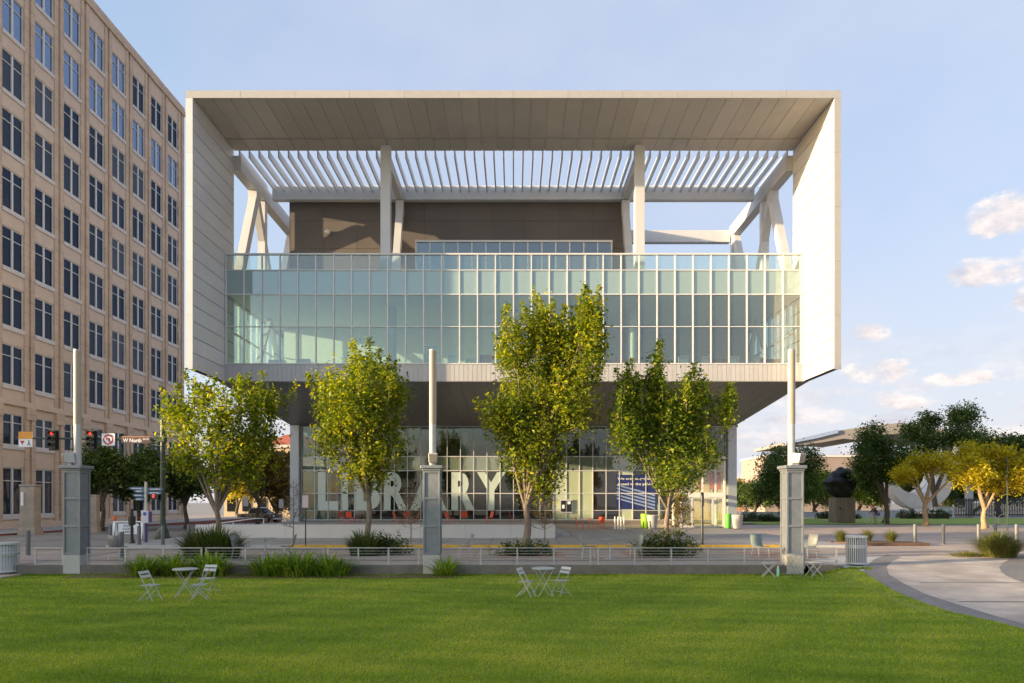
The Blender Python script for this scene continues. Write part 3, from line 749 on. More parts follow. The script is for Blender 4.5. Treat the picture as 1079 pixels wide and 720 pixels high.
L('red_banners', mb, mat('banner_red', (0.45, 0.08, 0.06), .7, var=.3), ves)
# raised terrace, steps, white ramp wall
L('terrace', MB().box(-17.3, 2.15, 38.4, YL - .03, -0.05, 0.38), M_concl)
L('entrance_step', MB().box(2.17, 12.0, 51.6, YL - .03, -0.05, 0.19), mat('tan_step', (0.44, 0.36, 0.28), .8, var=.1))
mb = MB()
for i in range(3): mb.box(2.155, 2.75 + .001 * i, 38.6 + .9 * 0, 46, -0.05, 0.36 - .12 * i) if False else mb.box(2.16 + .36 * i, 2.515 + .36 * i, 39.0, 47, -0.05, 0.28 - .09 * i)
L('terrace_steps', mb, M_concl)
mb = MB()
for i in range(8):
    x0 = -17.2 + 19.46 / 8 * i; mb.box(x0 + .006, x0 + 19.46/8 - .006, 36.9, 37.12, -0.05, 0.72)
mb.box(2.05, 2.262, 37.125, 38.5, -0.05, .72)
tag(mb.build('ramp_wall', mat('white_rendered_wall', (0.66, 0.63, 0.60), .6, var=.05, vscale=.8, bump=.05, bscale=10), off=None), 'long low white wall screening the ramp in front of the library', 'wall')
mb = MB().tube([(-17.3, 38.0, 0.1), (-17.0, 38.0, .66), (-14.4, 38.0, 1.02), (-13.9, 38.0, 1.02), (-13.9, 38.0, .0)], .035, 8).cyl((-15.6, 38.0, 0), (-15.6, 38.0, .86), .03)
tag(mb.build('handrail', M_mull, smooth=True), 'thin white tube handrail climbing behind the low white wall', 'handrail')
# ================================================================== OFFICE BUILDING (left)
M_lime = jointed('limestone', (0.585, 0.44, 0.325), 1.12, .85, .014, (.34, .25, .18), rough=.85, var=.035, off=.5, plane='yz')
M_lime2 = mat('limestone_spandrel', (0.59, 0.45, 0.34), 0.85, var=0.08, vscale=1.8, bump=0.2, bscale=18)
M_sill = mat('pale_sill', (0.58, 0.53, 0.49), 0.8, var=.08)
M_winf = mat('window_frame_paint', (0.60, 0.57, 0.53), .5, var=.05)
G_off = glass('office_glass', (0.05, 0.06, 0.07), 0.42, base=0.02, body=0.9, bodycol=(0.014, 0.020, 0.034), vary=(0.09, 0.10, 0.11), rcol=(.42, .54, .76))
XO = -36.6
off = thing('office_building', 'tall tan limestone office block with a grid of paired dark windows, beside the library', 'office building', (XO, 60, 0))
OO = (XO, 60, 0)
def O(name, mb, m, parent=None, **k): return mb.build(name, m, parent or off, off=OO, **k) if parent is None else mb.build(name, m, parent, off=OO, **k)
cols = [50.0 + 3.35 * k for k in range(-1, 8)]          # bay centres along the street
rowsz_o = [(0.96, 4.44), (6.07, 8.37)] + [(10.44 + 4.25 * k, 13.39 + 4.25 * k) for k in range(8)]
TOP = 45.6; Y0, Y1 = 43.9, 75.9
O('wall', MB().box(XO - 24, XO - 0.35, Y0, Y1, -1.0, TOP - .3), M_lime)
edges = [-1.0] + [z for r in rowsz_o for z in r] + [TOP - 0.9]
for c in cols:
    for a, b in zip(edges[0::2], edges[1::2]):
        O('spandrel', MB().box(XO - 0.349, XO - 0.06, c - 1.12, c + 1.12, a, b), M_lime2)
mb = MB()                                                # double piers with a groove
for k in range(len(cols) + 1):
    y = cols[0] - 3.35 / 2 + 3.35 * k
    if k == 0: ya, yb = Y0, y + .555
    elif k == len(cols): ya, yb = y - .555, Y1
    else: ya, yb = y - .555, y + .555
    if yb <= ya: continue
    for z0, z1, pr in ((-1.0, 9.0, 0.18), (9.41, TOP - .91, 0.12)):
        mid = (ya + yb) / 2
        mb.box(XO - 0.349, XO + pr - .12, ya, mid - 0.14, z0, z1).box(XO - 0.349, XO + pr - .12, mid + 0.14, yb, z0, z1)
        mb.box(XO - 0.349, XO + pr - .26, mid - 0.139, mid + 0.139, z0, z1)
    mb.box(XO - .3, XO + .16, mid - 0.5, mid + 0.5, 8.1, 9.0) if 0 < k < len(cols) else None
O('piers', mb, M_lime)
O('cornice', MB().box(XO - 24, XO + 0.12, Y0 - .1, Y1 + .05, TOP - .899, TOP - .4).box(XO - 24, XO + .05, Y0 - .05, Y1 + .02, TOP - .399, TOP), M_lime)
O('belt_course', MB().box(XO - .34, XO + .14, Y0 - .05, Y1 + .02, 9.001, 9.40).box(XO - .34, XO + .16, Y0, Y1, -1.0, 0.42), M_lime2)
def office_window(c, z0, z1, mull=2):
    mb = MB()
    for y in (c - 1.06, c + 1.06): mb.box(XO - .22, XO - .12, y - .05, y + .05, z0 + .0, z1)
    for z in (z0 + .04, z1 - .04): mb.box(XO - .22, XO - .12, c - 1.009, c + 1.009, z - .04, z + .04)
    mb.box(XO - .25, XO - .09, c - .085, c + .085, z0 + .081, z1 - .081)
    zt = z0 + (z1 - z0) * .72
    for s_ in (-1, 1):
        a, b = sorted((c + s_ * .086, c + s_ * 1.009)); mb.box(XO - .21, XO - .13, a, b, zt - .03, zt + .03)
    w = O('window', mb, M_winf)
    O('pane', MB().quad((XO - .18, c - 1.03, z0 + .05), (XO - .18, c + 1.03, z0 + .05), (XO - .18, c + 1.03, z1 - .05), (XO - .18, c - 1.03, z1 - .05)), G_off, w)
    O('sill', MB().box(XO - .30, XO + .03, c - 1.10, c + 1.10, z0 - .30, z0 - .002), M_sill, w)
for c in cols:
    for z0, z1 in rowsz_o: office_window(c, z0, z1)
# its dark back-up so that rooms are not see-through is the wall itself

# unseen block added beyond the left of the frame to shade the lawn
bl = thing('brick_building', 'long low brick building added out of view at far left to shade the lawn', 'building', (-78, 12, 0))
mb = MB().box(-12, 0, -48, 26, -1, 14.6)
bl_w = mb.build('wall', mat('shade_block_brick', (0.28, 0.16, 0.12), .9, var=.2, vscale=2), bl)
for k in range(11):
    for z in (1.2, 5.2, 9.4): MB().box(.0, .06, -44 + k * 6.2, -41.6 + k * 6.2, z, z + 2.3).build('window', G_off, bl)

# ================================================================== TREES
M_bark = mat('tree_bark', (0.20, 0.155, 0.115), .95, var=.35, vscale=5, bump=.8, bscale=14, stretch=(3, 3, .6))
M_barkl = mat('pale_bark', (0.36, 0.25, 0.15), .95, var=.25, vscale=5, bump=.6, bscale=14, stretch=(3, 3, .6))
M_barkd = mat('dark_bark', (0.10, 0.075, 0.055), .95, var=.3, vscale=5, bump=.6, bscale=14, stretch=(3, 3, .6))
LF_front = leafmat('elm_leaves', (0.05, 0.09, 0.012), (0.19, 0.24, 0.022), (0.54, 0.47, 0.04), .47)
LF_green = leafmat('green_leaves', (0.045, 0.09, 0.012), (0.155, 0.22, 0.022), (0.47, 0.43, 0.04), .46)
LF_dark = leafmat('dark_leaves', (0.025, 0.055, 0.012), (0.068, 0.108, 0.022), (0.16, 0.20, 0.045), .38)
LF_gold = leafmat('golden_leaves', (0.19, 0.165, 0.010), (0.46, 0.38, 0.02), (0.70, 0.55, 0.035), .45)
LF_autumn = leafmat('autumn_leaves', (0.06, 0.055, 0.012), (0.16, 0.11, 0.02), (0.30, 0.17, 0.03), .35)

def px_tree(name, label, base, Y, lobes, fork_py, trunk_px, leafm, seed, bark=None, gz=0.0, group=None, depth=0.85, **k):
    """lobes given in photograph pixels (cx, cy, rx, ry, weight): turned into real metres around the foot"""
    s = F / Y; rnd = random.Random(seed)
    bx = (base - VX) / s
    out = []
    for i, (cx, cy, rx, ry, w) in enumerate(lobes):
        dy = rnd.uniform(-1, 1) * rx / s * 0.8
        out.append(((cx - base) / s, dy, CZ + (HY - cy) / s - gz, rx / s, rx / s * depth + .3, ry / s, w))
    return make_tree(name, label, 'tree', (bx, Y, gz), out, CZ + (HY - fork_py) / s - gz, trunk_px / s / 2, leafm, bark or M_bark, seed, group=group, **k)
GF = 'street trees in front of the library'
px_tree('street_tree', 'sparse yellow-green tree in front of the low white wall, leftmost before the library', 229, 31.6,
        [(190, 442, 26, 30, 1.1), (212, 415, 18, 16, .5), (266, 424, 34, 24, 1.5), (240, 470, 50, 34, 2.2), (277, 462, 22, 28, .8), (195, 480, 22, 20, .7), (238, 440, 35, 28, 1.2), (248, 500, 42, 20, 1.1)],
        538, 7.0, LF_front, 11, group=GF, n_clusters=720, n_per=15, size=.18, spread=.2, shell=.4, limb=.3, shape=(.9, .9, 1.35), spires=9)
px_tree('street_tree', 'rounded yellow-green tree directly left of the middle pillar', 388, 31.7,
        [(379, 390, 22, 26, 1.0), (352, 420, 24, 24, 1.0), (405, 410, 28, 30, 1.2), (380, 430, 45, 40, 2.4), (398, 465, 36, 34, 1.6), (358, 462, 30, 30, 1.2), (385, 495, 34, 22, 1.0)],
        524, 6.8, LF_front, 23, group=GF, n_clusters=1150, n_per=15, size=.17, spread=.18, limb=.26, shape=(.85, .85, 1.5), spires=12)
px_tree('street_tree', 'tallest tree before the library, twin-topped and full, with a bare lower trunk', 555, 31.6,
        [(571, 345, 17, 30, 1.0), (619, 345, 20, 30, 1.2), (543, 366, 24, 32, 1.2), (596, 375, 38, 42, 2.2), (565, 410, 50, 45, 2.8), (530, 440, 28, 26, 1.2), (560, 470, 45, 38, 2.2), (605, 425, 30, 44, 1.7), (575, 440, 40, 50, 1.6), (620, 375, 20, 36, 1.0), (570, 505, 28, 24, .9), (592, 358, 22, 28, .8)],
        532, 8.2, LF_front, 37, group=GF, n_clusters=2100, n_per=15, size=.17, spread=.18, limb=.24, shape=(.85, .85, 1.5), spires=14)
px_tree('street_tree', 'spiky-topped green and yellow tree before the library entrance', 703, 31.7,
        [(692, 398, 11, 26, .7), (736, 420, 14, 26, .8), (662, 418, 17, 26, 1.0), (690, 440, 30, 40, 1.5), (731, 462, 24, 30, 1.1), (748, 478, 18, 16, .5), (712, 432, 36, 34, 2.0), (700, 470, 56, 36, 2.6), (766, 432, 13, 24, .7), (655, 455, 20, 25, .8), (708, 502, 34, 22, 1.1)],
        535, 6.6, LF_green, 53, group=GF, n_clusters=1350, n_per=15, size=.165, spread=.18, limb=.24, shape=(.85, .85, 1.6), spires=16)
# saplings
def sapling(base, Y, top, wpx, label, leafm, seed, nleaf, size=.07):
    s = F / Y; rnd = random.Random(seed); h = CZ + (HY - top) / s
    root = thing('sapling', label, 'sapling', ((base - VX) / s, Y, 0), group='thin young trees on the sidewalk')
    mb = MB().tube([(0, 0, -.03), (.02, 0, h * .5), (0, .02, h)], [.03, .02, .006], 6); tips = []
    for i in range(46):
        z = h * rnd.uniform(.22, .95); a = rnd.uniform(0, 6.28); l = wpx / s / 2 * (1.1 - z / h) * rnd.uniform(.7, 1.5) + .1
        e = Vector((math.cos(a) * l, math.sin(a) * l, z + l * .45)); m_ = Vector((e.x * .5, e.y * .5, z + l * .12))
        mb.tube([(0.01, 0, z), m_, e], [.011, .008, .003], 4, caps=False); tips += [e, m_]
        for _ in range(3):
            e2 = m_.lerp(e, rnd.random()) + Vector((rnd.uniform(-.2, .2), rnd.uniform(-.2, .2), rnd.uniform(0, .22))); mb.tube([m_, e2], [.006, .002], 3, caps=False); tips.append(e2)
    mb.build('trunk', M_bark, root, fix=False)
    rng_ = np.random.default_rng(seed)
    V, Fq, t = leaf_cloud(rng_, np.array([tuple(p) for p in tips]), .07, nleaf, size); np_mesh('crown', V, Fq, leafm, root, t)
sapling(309, 32.5, 505, 42, 'nearly leafless sapling before the left corner column of the library', LF_autumn, 3, 1)
sapling(433, 33, 512, 34, 'thin leafy sapling beside the middle pillar', LF_autumn, 5, 3)
sapling(574, 32.6, 512, 40, 'thin leafy sapling right of the tallest tree trunk', LF_autumn, 7, 4)
sapling(716, 32.8, 522, 36, 'brown-leaved sapling before the glass entrance doors', LF_autumn, 9, 6, .09)

# dark trees along the office building
GD = 'dark street trees beside the office building'
px_tree('street_tree', 'small dark green tree just right of the left pillar, before the office windows', 108, 47, [(104, 488, 22, 24, 1.5), (120, 498, 20, 22, 1.2), (95, 505, 16, 18, .8)], 530, 5, LF_dark, 61, M_barkd, group=GD, n_clusters=240, n_per=30, size=.25, spread=.3)
px_tree('street_tree', 'dark green tree behind the blue finger signpost', 146, 48.5, [(146, 492, 22, 26, 1.5), (160, 510, 18, 18, 1), (132, 512, 18, 16, 1)], 532, 5, LF_dark, 62, M_barkd, group=GD, n_clusters=260, n_per=30, size=.25, spread=.3)
px_tree('street_tree', 'dark green tree behind the traffic signal pole', 196, 50.5, [(194, 502, 22, 22, 1.5), (212, 508, 16, 18, .8), (182, 512, 16, 18, 1)], 532, 5, LF_dark, 63, M_barkd, group=GD, n_clusters=260, n_per=30, size=.25, spread=.3)
px_tree('autumn_tree', 'brown and orange autumn tree behind the parked truck', 292, 84, [(292, 500, 24, 30, 2), (272, 508, 18, 18, 1), (300, 520, 16, 18, 1)], 540, 5, LF_autumn, 64, M_barkd, gz=-.68, n_clusters=320, n_per=30, size=.36, spread=.45)
px_tree('autumn_tree', 'small yellowing tree at the far end of the cross street', 250, 100, [(248, 505, 22, 24, 2), (262, 515, 16, 14, 1)], 532, 4, LF_gold, 65, M_barkd, gz=-.8, n_clusters=200, n_per=26, size=.4, spread=.5)
px_tree('street_tree', 'wide dull green tree at the corner of the street, behind the leftmost tree', 272, 66, [(268, 478, 26, 22, 1.4), (250, 490, 22, 18, 1), (290, 492, 20, 18, 1)], 530, 4, LF_autumn, 66, M_barkd, gz=-.3, n_clusters=260, n_per=28, size=.28, spread=.36)

# park trees at the right
GG = 'golden sunlit trees on the park strip'
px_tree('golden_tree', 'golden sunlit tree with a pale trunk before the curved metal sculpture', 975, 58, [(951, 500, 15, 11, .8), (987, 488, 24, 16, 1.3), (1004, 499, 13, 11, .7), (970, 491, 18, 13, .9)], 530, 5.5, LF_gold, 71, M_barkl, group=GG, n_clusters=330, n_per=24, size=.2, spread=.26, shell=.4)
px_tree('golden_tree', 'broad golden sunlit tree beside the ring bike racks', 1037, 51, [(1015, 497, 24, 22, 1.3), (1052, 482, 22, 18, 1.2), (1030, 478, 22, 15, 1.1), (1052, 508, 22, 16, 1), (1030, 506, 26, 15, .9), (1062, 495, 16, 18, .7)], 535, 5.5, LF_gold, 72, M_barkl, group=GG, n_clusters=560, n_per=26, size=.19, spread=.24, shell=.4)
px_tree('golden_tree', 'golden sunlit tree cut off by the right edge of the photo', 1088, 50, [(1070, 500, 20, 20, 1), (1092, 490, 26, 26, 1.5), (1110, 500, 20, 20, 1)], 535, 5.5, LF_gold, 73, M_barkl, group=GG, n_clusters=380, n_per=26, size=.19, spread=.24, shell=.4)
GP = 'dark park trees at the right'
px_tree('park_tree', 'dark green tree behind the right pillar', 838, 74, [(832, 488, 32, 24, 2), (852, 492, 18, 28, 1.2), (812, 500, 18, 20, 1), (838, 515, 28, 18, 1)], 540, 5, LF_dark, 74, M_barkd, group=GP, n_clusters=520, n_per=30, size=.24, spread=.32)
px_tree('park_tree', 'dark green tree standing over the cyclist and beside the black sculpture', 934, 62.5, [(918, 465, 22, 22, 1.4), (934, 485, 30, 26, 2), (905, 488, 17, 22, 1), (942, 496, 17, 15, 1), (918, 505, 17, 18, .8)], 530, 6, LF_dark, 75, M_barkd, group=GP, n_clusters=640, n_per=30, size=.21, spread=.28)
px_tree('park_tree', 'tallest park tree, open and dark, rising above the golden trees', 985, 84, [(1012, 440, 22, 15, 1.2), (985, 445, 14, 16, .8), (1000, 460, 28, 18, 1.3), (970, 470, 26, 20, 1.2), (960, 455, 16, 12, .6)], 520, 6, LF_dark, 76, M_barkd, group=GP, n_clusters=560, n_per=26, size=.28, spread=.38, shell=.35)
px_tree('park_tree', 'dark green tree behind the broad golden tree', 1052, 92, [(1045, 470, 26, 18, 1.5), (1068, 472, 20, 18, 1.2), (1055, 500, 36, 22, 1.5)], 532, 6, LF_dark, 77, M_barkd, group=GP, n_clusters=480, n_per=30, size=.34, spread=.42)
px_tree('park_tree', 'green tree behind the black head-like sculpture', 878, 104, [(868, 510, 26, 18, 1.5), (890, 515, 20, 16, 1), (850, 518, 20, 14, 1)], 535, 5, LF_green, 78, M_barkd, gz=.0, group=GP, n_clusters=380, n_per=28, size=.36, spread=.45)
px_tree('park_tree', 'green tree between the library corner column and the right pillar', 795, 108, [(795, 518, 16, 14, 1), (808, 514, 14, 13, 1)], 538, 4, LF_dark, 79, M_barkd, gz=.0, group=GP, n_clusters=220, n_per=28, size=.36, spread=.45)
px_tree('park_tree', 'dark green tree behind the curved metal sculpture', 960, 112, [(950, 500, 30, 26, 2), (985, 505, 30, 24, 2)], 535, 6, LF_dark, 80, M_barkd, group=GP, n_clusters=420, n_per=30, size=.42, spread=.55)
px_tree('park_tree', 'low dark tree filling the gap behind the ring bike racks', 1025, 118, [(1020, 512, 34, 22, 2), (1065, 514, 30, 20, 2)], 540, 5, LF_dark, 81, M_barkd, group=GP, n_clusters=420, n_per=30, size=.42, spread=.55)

for base_, Y_, lob, lab, sd_ in ((858, 128, [(852, 514, 16, 17, 1), (866, 522, 14, 14, .8)], 'round dark tree before the peach building, between the right pillar and the plinth', 90), (905, 122, [(900, 512, 16, 20, 1.2), (915, 520, 14, 14, .8)], 'dark tree behind the plinth, left of the cyclist', 91), (930, 126, [(936, 514, 18, 20, 1.2), (922, 522, 14, 12, .8)], 'dark tree in the gap behind the cyclist', 92),
        (786, 116, [(782, 520, 9, 14, 1), (793, 524, 9, 11, .8)], 'small dark tree directly beside the right corner column', 93), (990, 120, [(988, 512, 20, 22, 1.3), (1003, 520, 14, 14, .8)], 'dark tree filling the gap right of the curved sculpture', 94), (822, 124, [(820, 520, 16, 14, 1), (808, 523, 10, 11, .7)], 'low dark tree below the big tree behind the right pillar', 95)):
    px_tree('park_tree', lab, base_, Y_, lob, 536, 4, LF_dark, sd_, M_barkd, group=GP, n_clusters=260, n_per=28, size=.42, spread=.5)
# shrubs and border plants
def shrub(name, label, loc, rx, ry, h, leafm, seed, n=90, n_per=26, size=.09, spread=.09, group=None, cat='shrub'):
    rng_ = np.random.default_rng(seed); root = thing(name, label, cat, loc, group=group)
    d = rng_.normal(0, 1, (n, 3)); d /= np.linalg.norm(d, axis=1)[:, None]; d[:, 2] = np.abs(d[:, 2])
    q = d * ((0.35 + .75 * rng_.uniform(0, 1, n)) * (1 + .22 * np.sin(d[:, 0] * 7 + seed) * np.cos(d[:, 1] * 6 + d[:, 2] * 5)))[:, None] * np.array([rx, ry, h * .86]) + np.array([0, 0, .04])
    mb = MB()
    for p in q[::3]: mb.tube([(p[0] * .25, p[1] * .25, -.03), (p[0] * .6, p[1] * .6, p[2] * .6), tuple(p)], [.014, .009, .004], 4, caps=False)
    mb.build('stems', M_barkd, root, fix=False)
    V, Fq, t = leaf_cloud(rng_, q, spread, n_per, size, up=.2); np_mesh('leaves', V, Fq, leafm, root, t); return root
LF_shr = leafmat('shrub_leaves', (0.02, 0.045, 0.01), (0.06, 0.095, 0.02), (0.20, 0.18, 0.03), .3)
LF_strap = leafmat('strap_leaves', (0.05, 0.12, 0.014), (0.16, 0.26, 0.025), (0.42, 0.44, 0.07), .4, pos=(0, .5, 1))
def at(px, Y, z): return ((px - VX) / F * Y, Y, z)
GS = 'shrubs planted along the road behind the railing'
shrub('shrub', 'low spreading shrub around the foot of the entrance tree, yellow at its left end', at(704, 26, -.12), 1.35, .6, 1.05, LF_shr, 101, 170, group=GS)
shrub('shrub', 'low dark shrub at the foot of the tallest tree, behind the railing', at(557, 26.5, -.12), 1.25, .45, .55, LF_shr, 102, 110, group=GS)
shrub('shrub', 'low round shrub just left of the middle pillar', at(407, 27, -.12), .95, .5, .85, LF_shr, 103, 110, group=GS)
def strap(name, label, loc, n, base_r, h, spread, width, leafm, seed, ell=(1, 1), group=None, cat='plant', droop=.5):
    rng_ = np.random.default_rng(seed); root = thing(name, label, cat, loc, group=group)
    V, Fq, t = blades(rng_, n, base_r, h, spread, width, droop=droop, ell=ell); np_mesh('leaves', V, Fq, leafm, root, t); return root
strap('grass_clump', 'large dark feathery clump behind the railing at the foot of the leftmost tree', at(223, 25.5, -.12), 1300, .75, 1.5, .8, .035, LF_shr, 110, (1.35, .8), cat='plant')
strap('grass_clump', 'dark feathery clump behind the railing between the leftmost tree and the middle pillar', at(384, 26.5, -.12), 620, .5, 1.25, .6, .035, LF_shr, 111, (1.1, .8), cat='plant')
GL = 'strap-leaved plants in the bed at the lawn edge'
for i, (px, w, h, lab) in enumerate([(152, .42, .55, 'leftmost strap-leaved plant in the bed along the railing'), (185, .45, .58, 'dense strap-leaved plant behind the left bistro table'), (222, .5, .62, 'strap-leaved plant right of the left bistro table, below the large dark clump'),
        (284, .5, .6, 'strap-leaved plant at the left end of the bright middle clump'), (315, .6, .66, 'bright spreading strap-leaved plant in the middle of the bed'), (348, .55, .58, 'strap-leaved plant at the right end of the bed'), (469, .32, .5, 'small upright strap-leaved plant at the foot of the middle pillar')]):
    strap('strap_plant', lab, at(px, 21.85, -.41), 210 if i < 6 else 90, w, h * 1.75, .95, .055, LF_strap, 120 + i, (1, .5), GL, droop=.75)
GO = 'fountain grasses in the mulch bed'
LF_fount = leafmat('fountain_grass', (0.07, 0.09, 0.02), (0.17, 0.18, 0.04), (0.34, 0.30, 0.09), .3)
for i, (px, Y, lab) in enumerate([(886, 33.6, 'small tuft of fountain grass in the mulch, left of the three'), (914, 33.7, 'small tuft of fountain grass in the mulch, just right of the slatted bin'), (939, 33.3, 'small tuft of fountain grass in the mulch, right of the three')]):
    strap('fountain_grass', lab, at(px, Y, 0.01), 420, .14, .80, .62, .013, LF_fount, 140 + i, group=GO, cat='grass tuft', droop=.6)
strap('fountain_grass', 'large mound of fountain grass beside the path, before the bollards', at(1053, 25.8, -.11), 2600, .42, 1.25, 1.15, .014, LF_fount, 150, (1.3, 1), cat='grass tuft', droop=.75)
strap('fountain_grass', 'low fringe of grass left of the large fountain grass mound', at(1020, 26.0, -.11), 420, .5, .28, .4, .014, LF_fount, 151, (1.2, .6), cat='grass tuft', droop=.4)
# ================================================================== PILLARS WITH LIGHT POLES
M_pil = mat('pillar_steel', (0.21, 0.225, 0.245), .5, metal=.35, var=.10, vscale=4)
M_pan = mat('perforated_panel', (0.19, 0.205, 0.22), .55, metal=.3, var=.14, vscale=6, bump=.3, bscale=160)
M_gal = mat('galvanised_steel', (0.42, 0.42, 0.415), .45, metal=.5, var=.12, vscale=8)
M_pole = mat('pole_paint', (0.42, 0.41, 0.39), .4, metal=.2, var=.05)
M_lens = mat('lamp_lens', (0.36, 0.29, 0.20), .35, var=.06)
M_lamp = mat('floodlight_housing', (0.52, 0.49, 0.46), .5, metal=.2)
def make_pillar(loc, label):
    t = thing('light_pillar', label, 'light pillar', loc, group='steel pillars with light poles along the lawn')
    w = .28
    MB().box(-w + .005, w - .005, -w + .005, w - .005, -.35, .66).build('base', M_concl, t, bevel=.012)
    core = MB().box(-w + .035, w - .035, -w + .035, w - .035, .661, 3.40).build('panel', M_pan, t)
    mb = MB()
    for sx in (-1, 1):
        for sy in (-1, 1):
            xa_, xb_ = sorted((sx * w, sx * (w - .06))); ya_, yb_ = sorted((sy * w, sy * (w - .06))); mb.box(xa_, xb_, ya_, yb_, .662, 3.40)
    for z in (.70, 1.60, 2.50, 3.37):
        for s_ in (-1, 1):
            ya_, yb_ = sorted((s_ * (w - .002), s_ * (w - .05))); mb.box(-w + .061, w - .061, ya_, yb_, z - .035, z + .035); mb.box(ya_, yb_, -w + .061, w - .061, z - .035, z + .035)
    mb.build('frame', M_pil, t, bevel=.006)
    cap = MB().box(-.31, .31, -.31, .31, 3.401, 3.47).box(-.36, .36, -.36, .36, 3.471, 3.58).build('cap', M_pil, t, bevel=.02)
    pole = MB().cyl((0, 0.05, 3.60), (0, .05, 7.40), .115, n=24).build('pole', M_pole, t, smooth=False)
    pole.data.shade_smooth(); pole.modifiers.new('split', 'EDGE_SPLIT')
    mb = MB(); seg = 9; prof = []                      # half-round lens on the camera side with a rounded foot
    zs = [4.95 + .16 * (1 - math.cos(a)) * 1.0 for a in np.linspace(0, math.pi / 2, 6)] + [7.36]
    wid = [math.sin(a) for a in np.linspace(0.15, math.pi / 2, 6)] + [1.0]
    for z, f_ in zip(zs, wid):
        for k in range(seg): 
            a = R(-150 + 150 * k / (seg - 1) * 1.0) * f_ + R(-75) * (1 - f_); mb.v.append((.124 * math.cos(a), .05 + .124 * math.sin(a), z))
    for j in range(len(zs) - 1):
        for k in range(seg - 1): mb.f.append((j*seg+k, j*seg+k+1, (j+1)*seg+k+1, (j+1)*seg+k))
    mb.build('lens', M_lens, pole, smooth=True, fix=False)
    return t
def floodlight(t, x, rz):
    mb = MB().add([(-.13, -.16, .06), (.13, -.16, .06), (.13, .14, .06), (-.13, .14, .06), (-.15, -.24, .36), (.15, -.24, .36), (.15, .08, .40), (-.15, .08, .40)],
                  [(0,3,2,1),(4,5,6,7),(0,1,5,4),(1,2,6,5),(2,3,7,6),(3,0,4,7)])
    moved(mb, x, -.10, 3.60, rz); f_ = mb.build('floodlight', M_lamp, t, bevel=.02)
    g = MB().quad((-.11, -.175, .09), (.11, -.175, .09), (.128, -.236, .33), (-.128, -.236, .33)); g.v = [(p[0], p[1] - .006, p[2]) for p in g.v]
    moved(g, x, -.10, 3.60, rz).build('lamp_glass', mat('lamp_glass', (0.35, .30, .24), .15), f_)
    MB().box(x - .05, x + .05, -.13, -.03, 3.602, 3.66).build('bracket', M_gal, f_)
pl = make_pillar((-14.36, 22.45, -.42), 'leftmost steel pillar with a tall pale light pole, before the office building'); floodlight(pl, -.15, R(-50))
pm = make_pillar((-2.66, 22.45, -.42), 'middle steel pillar with a tall light pole, before the word LIBRARY'); floodlight(pm, 0.02, R(8))
pr = make_pillar((9.16, 22.45, -.42), 'rightmost steel pillar with a tall light pole, right of the library entrance'); floodlight(pr, .14, R(28))

# ================================================================== RAILINGS
def railing(x0, x1, label, npost, gate=False):
    t = thing('cable_railing', label, 'railing', ((x0 + x1) / 2, 22.38, -.10), group='low cable railings along the lawn'); c = (x0 + x1) / 2
    a, b = x0 - c, x1 - c
    MB().box(a, b, -.035, .035, .545, .575).build('top_rail', M_gal, t, bevel=.006)
    mb = MB()
    for k in range(5): mb.cyl((a + .02, 0, .09 + k * .092), (b - .02, 0, .09 + k * .092), .009, n=6)
    mb.build('cables', M_gal, t)
    MB().box(a + .026, b - .026, -.015, .015, .02, .05).build('bottom_rail', M_gal, t)
    for k in range(npost):
        x = a + .025 + (b - a - .05) * k / (npost - 1); MB().box(x - .025, x + .025, -.012, .012, -.12, .534).build('post', M_gal, t)
railing(-15.7, -14.75, 'short cable railing left of the leftmost pillar', 2)
railing(-14.0, -10.2, 'cable railing from the leftmost pillar past the bollards', 4)
railing(-10.1, -6.2, 'cable railing before the dark feathery clump under the leftmost tree', 4)
railing(-6.1, -3.08, 'cable railing ending at the left side of the middle pillar', 4)
railing(-2.3, 2.55, 'cable railing right of the middle pillar, behind the round bistro table', 5)
railing(2.75, 8.80, 'long cable railing ending at the left side of the rightmost pillar', 6)
railing(9.52, 10.62, 'short cable railing between the rightmost pillar and the slatted bin', 2)

# ================================================================== BISTRO FURNITURE
M_bis = mat('bistro_paint', (0.40, 0.41, 0.41), .45, metal=.1, var=.08, vscale=6)
M_bis2 = mat('bistro_paint_dark', (0.24, 0.25, 0.25), .45, metal=.1, var=.1)
def bistro_chair(label, loc, rz, m=M_bis, group='folding bistro chairs on the lawn'):
    t = thing('folding_chair', label, 'folding chair', loc, rz, group); t.scale = (.86, .86, .86)
    for s_ in (-1, 1):
        MB().bar((s_ * .19, -.24, 0), (s_ * .19, .22, .83), .010, .020, (0, 1, .3)).build('side_frame', m, t)
        MB().bar((s_ * .165, .26, 0), (s_ * .165, -.19, .44), .010, .020, (0, 1, .3)).build('leg', m, t)
    mb = MB()
    for k in range(6): mb.box(-.2, .2, -.20 + k * .066, -.20 + k * .066 + .045, .445, .46)
    mb.build('seat', m, t)
    mb = MB(); a = math.atan2(.46, .83)
    for z in (.66, .77):
        y = -.24 + .46 * z / .83; mb.add([(-.205, y - .012, z), (.205, y - .012, z), (.205, y + .022, z + .075), (-.205, y + .022, z + .075), (-.205, y + .002, z), (.205, y + .002, z), (.205, y + .036, z + .075), (-.205, y + .036, z + .075)],
              [(0,1,2,3),(7,6,5,4),(0,4,5,1),(1,5,6,2),(2,6,7,3),(3,7,4,0)])
    mb.build('backrest', m, t)
    MB().cyl((-.18, .16, .085), (.18, .16, .085), .007, n=6).cyl((-.18, -.16, .145), (.18, -.16, .145), .007, n=6).build('stretcher', m, t)
    return t
